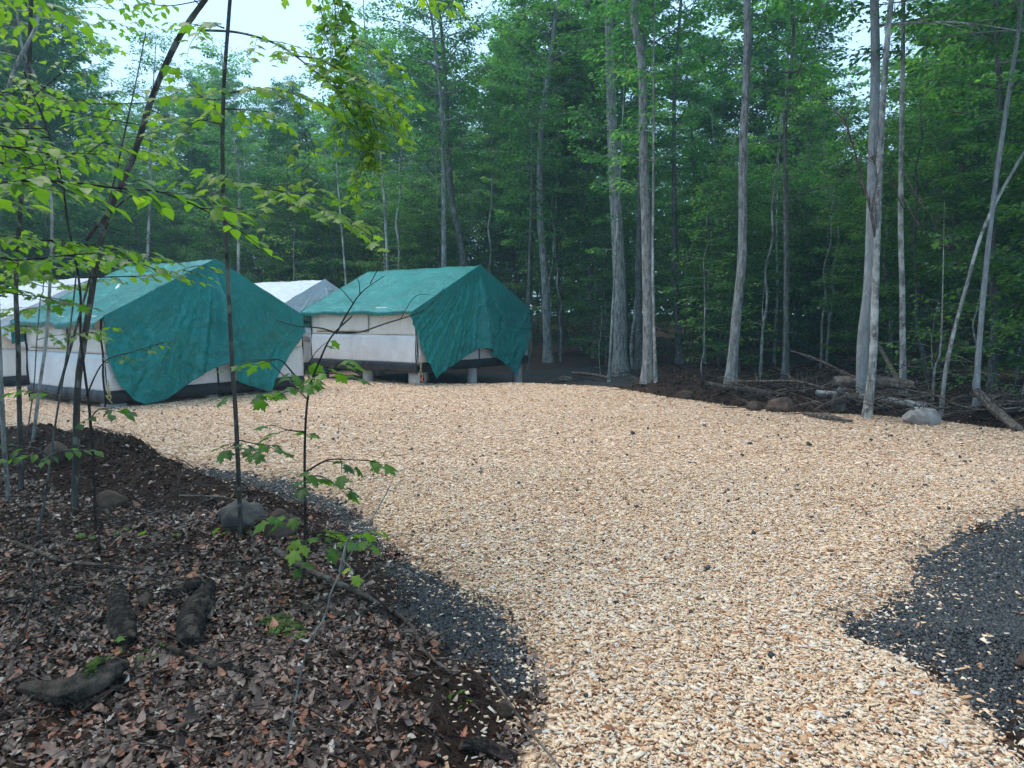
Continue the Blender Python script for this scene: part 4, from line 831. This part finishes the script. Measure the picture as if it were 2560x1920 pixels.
sapling([(603, 1345), (590, 1050), (580, 900), (566, 620), (556, 400), (560, 210), (575, 0)], (.026, .017), 'straight dark trunked maple sapling in front of the grey boulder', 'bark_sap', 1, top=5.0,
        sprays=[dict(p=[(560, 235, 0), (640, 222, -.2), (700, 225, -.3), (770, 250, -.4)], twl=.35, tone=.75), dict(p=[(560, 272, 0), (620, 275, .2), (660, 285, .3)], twl=.3, tone=.7),
                dict(p=[(565, 465, 0), (640, 470, -.3), (740, 485, -.5), (800, 520, -.6), (880, 560, -.8)], twl=.45, tgap=.1, tone=.78), dict(p=[(560, 470, 0), (520, 500, -.4), (600, 540, -.7)], twl=.3, tone=.7),
                dict(p=[(556, 250, 0), (500, 240, .2), (455, 180, .4)], twl=.3, tone=.6), dict(p=[(560, 70, 0), (520, 60, -.2), (490, 90, -.4)], twl=.3, tone=.75), dict(p=[(552, 310, 0), (500, 300, -.2), (470, 320, -.3)], twl=.3, tone=.8),
                dict(p=[(590, 985, 0), (620, 985, -.1), (650, 975, -.15)], twl=.2, tone=.35), dict(p=[(596, 1100, 0), (640, 1110, -.15), (680, 1115, -.25)], twl=.2, tone=.35, tgap=.09), dict(p=[(594, 1100, 0), (580, 1115, -.1), (570, 1120, -.2)], twl=.14, tone=.3)])
sapling([(740, 1470), (762, 1400), (762, 1120), (772, 980), (800, 900), (830, 840), (880, 790)], (.016, .007), 'thin dark maple sapling with bare forked top before the tents', 'bark_dark', 2,
        sprays=[dict(p=[(775, 985, 0), (730, 930, -.1), (700, 900, -.15), (660, 900, -.2)], twl=.3, tone=.3, tgap=.12), dict(p=[(782, 940, 0), (820, 930, -.1), (850, 905, -.2)], twl=.2, tone=.55, tgap=.1), dict(p=[(764, 1080, 0), (720, 1075, .1), (690, 1065, .15)], twl=.18, tone=.35),
                dict(p=[(764, 1180, 0), (820, 1150, -.1), (880, 1150, -.15), (915, 1150, -.2)], twl=.2, tone=.35, tgap=.12), dict(p=[(764, 1200, 0), (800, 1190, .1), (850, 1220, .15)], twl=.14, tone=.4), dict(p=[(762, 1290, 0), (740, 1280, -.1), (710, 1282, -.15)], twl=.15, tone=.4),
                dict(p=[(762, 1350, 0), (790, 1330, -.1), (880, 1340, -.1)], twl=.18, tone=.7), dict(p=[(762, 1370, 0), (780, 1380, -.1), (800, 1370, -.15)], twl=.16, tone=.35), dict(p=[(775, 960, 0), (770, 915, .05), (790, 880, .1)], twl=.2, tone=.45)],
        limbs=[([(840, 835, 0), (870, 780, .02), (905, 730, .05), (960, 690, .1)], .006), ([(845, 832, 0), (900, 830, .05), (960, 810, .1), (1060, 775, .15), (1110, 720, .2)], .006), ([(838, 832, 0), (800, 820, .05), (740, 815, .1), (690, 800, .15)], .005),
               ([(900, 735, .03), (895, 700, 0), (860, 660, 0)], .003), ([(925, 710, .05), (950, 660, .1), (945, 640, .1)], .003), ([(885, 760, .02), (850, 720, 0), (810, 690, 0)], .003), ([(770, 1000, 0), (700, 930, .1), (660, 900, .15), (600, 905, .2)], .004), ([(1000, 800, .1), (1040, 740, .1), (1100, 740, .1)], .003)], size=.085)
sapling([(185, 1275), (190, 1130), (195, 960), (222, 780), (262, 560), (330, 400), (385, 230), (450, 90), (512, 0)], (.042, .03), 'thickest sapling on the left, leaning right towards the sky', 'bark_sap', 3, top=5.4,
        sprays=[dict(p=[(495, 75, 0), (600, 82, -.3), (700, 115, -.5), (790, 180, -.7), (880, 250, -.8), (960, 280, -.9)], r=.010, twl=.5, tgap=.11, size=.075, tone=.8, droop=.9, start=.35)] + [dict(p=[(cx_, cy_, -.65), (cx_ + 12, cy_ + 45, -.65 + dz_), (cx_ + ex_, cy_ + 100, -.65 + dz_)], r=.003, twl=.2, tgap=.062, size=.072, tone=tn_ + .15, droop=1.5, start=.02) for cx_, cy_, ex_, dz_, tn_ in
                ((800, 20, 10, 0, .3), (830, -40, -10, .1, .3), (850, 40, 20, -.1, .4), (815, 90, 5, 0, .35), (840, 150, 30, .1, .55), (880, 190, 25, 0, .6), (910, 240, 20, -.1, .6), (880, 280, 30, .1, .5), (905, 330, -20, 0, .5), (900, 390, -10, .1, .6), (950, 210, 30, 0, .7), (980, 240, 20, .1, .75), (760, 330, 10, .1, .6), (850, 250, 0, -.1, .5), (930, 290, 10, 0, .6))] + [
                dict(p=[(790, 180, -.7), (850, 240, -.6), (900, 330, -.6), (905, 420, -.6)], r=.006, twl=.35, tgap=.07, size=.07, tone=.72, droop=1.2, start=.05), dict(p=[(740, 140, -.6), (800, 150, -.7), (900, 200, -.9), (1000, 230, -1)], r=.006, twl=.4, tgap=.08, size=.075, tone=.8, droop=.8),
                dict(p=[(720, -80, -.6), (820, -40, -.6), (840, 60, -.6), (835, 110, -.6)], r=.006, twl=.3, tgap=.06, size=.07, tone=.35, droop=1.2), dict(p=[(800, -120, -.6), (960, -60, -.7), (1060, -15, -.8), (1130, 10, -.8)], r=.006, twl=.3, tgap=.07, size=.07, tone=.85, droop=.9),
                dict(p=[(820, 260, -.7), (880, 330, -.7), (930, 380, -.7)], r=.005, twl=.3, tgap=.06, size=.07, tone=.75, droop=1.2), dict(p=[(850, 150, -.7), (900, 100, -.8), (990, 170, -.9)], r=.005, twl=.35, tgap=.07, size=.07, tone=.8, droop=1),
                dict(p=[(370, 270, 0), (420, 300, -.3), (410, 360, -.6)], twl=.3, size=.07, tone=.55), dict(p=[(330, 400, 0), (300, 340, .3), (280, 260, .7)], twl=.4, size=.07, tone=.6)],
        limbs=[([(215, 600, 0), (250, 555, -.05), (300, 510, -.1), (340, 483, -.1)], .017), ([(140, 1000, .3), (250, 600, .4), (330, 250, .5), (365, 80, .6)], .012)], dress=(.5, .95, 11, 1.0, .084, BEECH))
sapling([(240, 1338), (232, 1150), (222, 1010), (202, 850), (200, 720), (170, 560), (150, 430), (110, 300), (60, 180)], (.017, .009), 'thin almost black sapling just right of the thickest one', 'bark_dark', 4, dress=(.55, .97, 9, .8, .07, BEECH), tpl=BEECH,
        sprays=[dict(p=[(215, 990, 0), (260, 905, -.1), (330, 880, -.2), (400, 858, -.3)], twl=.18, size=.06, tone=.5, start=.4), dict(p=[(225, 1050, 0), (245, 1025, -.1), (285, 1020, -.2)], twl=.2, size=.09, tone=.3)], name='beech_sapling')
sapling([(52, 1225), (48, 1000), (45, 860), (40, 700), (55, 470), (70, 250), (78, 0)], (.034, .026), 'dark upright sapling near the left edge, mossy at the foot', 'bark_sap', 5, top=5.5, dress=(.4, .97, 10, 1.1, .084, BEECH), tpl=BEECH, name='beech_sapling')
sapling([(22, 1258), (10, 1100), (0, 900), (-8, 700), (-20, 400)], (.03, .022), 'grey lichened sapling cut by the left edge of the photo', 'bark_lichen', 6, top=4.6, dress=(.5, .97, 9, 1.0, .084, BEECH), tpl=BEECH, name='beech_sapling')
sapling([(85, 1350), (112, 1250), (122, 1180), (140, 1050), (165, 900), (185, 740), (190, 690)], (.014, .008), 'crooked little sapling rising in front of the soil mound', 'bark_wood', 7, tpl=BEECH, size=.075, name='beech_sapling',
        sprays=[dict(p=[(120, 1140, 0), (90, 1120, -.1), (50, 1115, -.15)], twl=.22, size=.085, tone=.3, gap=.05, droop=.1), dict(p=[(120, 1140, 0), (160, 1125, -.1), (200, 1125, -.15)], twl=.2, size=.08, tone=.3, gap=.05, droop=.1), dict(p=[(150, 990, 0), (120, 980, -.1), (90, 975, -.1)], twl=.25, size=.08, tone=.4), dict(p=[(170, 850, 0), (190, 835, -.1), (230, 830, -.2)], twl=.2, size=.07, tone=.6)])
sapling([(80, 1110), (100, 960), (115, 850), (125, 700), (128, 500), (95, 330), (90, 200)], (.03, .02), 'grey sapling between the left edge pair and the thickest one', 'bark_lichen', 8, dress=(.35, .97, 16, 1.1, .09, MAPLE), y=8.2, top=4.8)
sapling([(66, 1090), (85, 960), (92, 850), (100, 760)], (.012, .008), 'very thin pale stem beside the grey left sapling', 'bark_wood', 9, dress=(.3, .97, 9, .7, .09, MAPLE), y=8.6, top=3.0)
sapling([(700, 1930), (760, 1650), (812, 1540), (830, 1475), (880, 1380), (940, 1280), (975, 1215)], (.006, .003), 'whip thin bare sapling curving up right from the bottom', 'bark_grey', 10, sprays=[dict(p=[(850, 1430, 0), (870, 1350, 0), (900, 1330, 0)], twl=.1, size=.05, tone=.7)], name='thin_whip')
# near beech boughs, their trees stand just outside the frame
def bough(label, base, boughs, seed, H=4.2):
    g = np.random.default_rng(seed); o = np.array([base[0], base[1], z1(*base)]); wood, crown = G(), G()
    tr = smoothpath([(0, 0, -.05), (.03, .02, 1.2), (-.03, 0, 2.4), (.05, .03, H)], 6); tube(wood, tr, np.linspace(.045, .02, len(tr)), 12, .5, True, .04, g)
    for b_ in boughs:
        pp = [P(a, c_, d) - o for a, c_, d in b_['p']]; st = np.array([0, 0, pp[0][2] - .12]); spray(crown, wood, [st] + pp, b_.get('r', .007), b_.get('tpl', BEECH), b_.get('size', .085), .05, g, b_.get('twl', .4), b_.get('tgap', .085), b_.get('tone', .5), .3, .25)
    for k in range(8):
        a = g.uniform(0, 6.28); z0 = g.uniform(2.2, H - .2); spray(crown, wood, [(0, 0, z0), (math.cos(a) * .4, math.sin(a) * .4, z0 + .1), (math.cos(a) * .9, math.sin(a) * .9, z0 + .1)], .006, BEECH, .08, .05, g, .35, .1, .5, .3, .2)
    rt = thing('beech_sapling', label, 'sapling', o); wood.build('trunk', M['bark_dark'], rt, True); crown.build('foliage', M['leaf_near'], rt)
bough('beech sapling whose long leafy bough crosses the left of the view', (-2.75, 2.9),
      [dict(p=[(-60, 470, 2.9), (60, 452, 2.9), (170, 455, 2.95), (290, 470, 3.0), (400, 480, 3.1), (500, 520, 3.2), (590, 570, 3.3)], twl=.32, tgap=.10, size=.088, tone=.5),
       dict(p=[(-60, 400, 3.2), (40, 420, 3.3), (110, 410, 3.5)], twl=.25, tone=.45, size=.08)], 21)
bough('beech sapling with a lower leafy bough in front of the hidden tent', (-3.5, 3.9),
      [dict(p=[(-60, 640, 3.8), (40, 650, 3.85), (150, 640, 3.9), (250, 635, 4.0), (350, 660, 4.1)], twl=.34, tgap=.10, size=.088, tone=.42), dict(p=[(-60, 720, 4.2), (40, 735, 4.2), (130, 745, 4.3)], twl=.32, tone=.3, tpl=MAPLE, size=.075),
       dict(p=[(-60, 590, 4.2), (100, 600, 4.4), (240, 615, 4.6), (370, 640, 4.8)], twl=.3, tone=.55)], 22)
# seedlings on the woods floor
for k, (px, py, s_) in enumerate(((590, 1345, 3), (325, 1660, 4), (755, 1585, 3), (265, 1350, 2), (410, 1350, 2), (790, 1360, 5), (840, 1370, 4), (1190, 1800, 2))):
    q = ground(px, py); g = np.random.default_rng(60 + k); wood, crown = G(), G()
    for i in range(s_): a = g.uniform(0, 6.28); leafy(crown, wood, (0, 0, .03), (math.cos(a), math.sin(a), .6), .12, MAPLE, .055, .05, g, .6, rad=.0015)
    r = thing('maple_seedling', 'tiny maple seedling sprouting ' + ('at the foot of the straight sapling by the boulder', 'below the gap between the black log pieces', 'in the leaves right of the moss patch', 'in leaves below the dark slanted rock', 'in leaves left of the boulder stick', 'low by the forked thin sapling foot', 'beside the gravel right of the forked sapling', 'on the bare bank at the bottom')[k], 'seedling', q); wood.build('stem', M['bark_dark'], r); crown.build('leaves', M['leaf_near'], r)
# ------------------------------------------------------------------ say which one is which
ORD = 'first second third fourth fifth sixth seventh eighth ninth tenth eleventh twelfth thirteenth fourteenth fifteenth sixteenth seventeenth eighteenth nineteenth twentieth'.split()
def pxof(o):
    x, y, z = o.location; return CX + FPX * x / max(y, .5) if y > 1 else (-9999 if x < 0 else 9999)
AREAS = [(0, 320, 'left of the nearest tent peak'), (320, 600, 'behind the nearest tent peak'), (600, 860, 'behind the small silver tent roof'), (860, 1330, 'behind the raised tent'),
         (1330, 1500, 'just right of the raised tent'), (1500, 1680, 'behind the big close pair'), (1680, 1850, 'between big pair and single trunk'), (1850, 2150, 'between single trunk and beech'), (2150, 2300, 'around the smooth beech'), (2300, 2560, 'at the far right')]
groups_ = {}
for o in S.objects:
    if o.parent is None and o.get('group') in (LBL['c'][1], LBL['u'][1], 'thin pale stems in the forest shade'):
        px = pxof(o); ar = next((a[2] for a in AREAS if a[0] <= px < a[1]), None); kd = {'forest_tree': 'tall forest tree', 'understory_tree': 'leafy understory tree', 'slender_sapling': 'thin pale stem'}[o.name.split('.')[0]]
        if ar is None: o['label'] = kd + (' standing beyond the left edge of the view' if px < 0 else ' standing beyond the right edge of the view'); o['group'] = kd + 's outside the view'
        elif o.location.y > 36: o['label'] = kd + ' deep in the misty forest ' + ar; o['group'] = kd + 's deep in the forest ' + ar
        else: groups_.setdefault((kd, ar), []).append((px, o))
for (kd, ar), l in groups_.items():
    for k, (px, o) in enumerate(sorted(l, key=lambda q: q[0])):
        o['label'] = (f'{ORD[min(k, 19)]} from the left of the front {kd}s {ar}' if len(l) > 1 else f'only front {kd} {ar}'); o['group'] = f'front {kd}s {ar}'
BA = [(0, 1500, 'right of the raised tent'), (1500, 1680, 'at the feet of the big close pair'), (1680, 1850, 'left of the single grey trunk'), (1850, 2140, 'left of the pale log'), (2140, 2300, 'about the pale log'), (2300, 9999, 'at the right end of the bank')]
for o in S.objects:
    if o.name.startswith('brush_branch') and o.parent is None:
        px = pxof(o); ar = next(a[2] for a in BA if a[0] <= px < a[1]); d = o.children[0].dimensions; lk = ('dark' if o.children[0].data.materials[0] == M['bark_dark'] else 'grey') + (' long' if max(d) > 1.5 else ' short')
        o['label'] = f'{lk} dead branch on the brush bank, {ar}'; o['group'] = f'{lk} dead branches {ar}'
# ------------------------------------------------------------------ the damp air
if HAZE > 0:
    g = G(); box(g, -330, 330, -140, 420, -3, 34); hz = g.build('haze', M['rock']); hz.data.materials.clear()
    m = bpy.data.materials.new('damp_air'); m.use_nodes = True; t = m.node_tree; t.nodes.clear(); o_ = t.nodes.new('ShaderNodeOutputMaterial'); pv = t.nodes.new('ShaderNodeVolumePrincipled')
    pv.inputs['Density'].default_value = HAZE; pv.inputs['Color'].default_value = (.55, .86, 1, 1); pv.inputs['Anisotropy'].default_value = .2; t.links.new(pv.outputs[0], o_.inputs['Volume']); hz.data.materials.append(m)
    tag(hz, 'thin bluish damp air over the clearing', 'haze', kind='stuff')
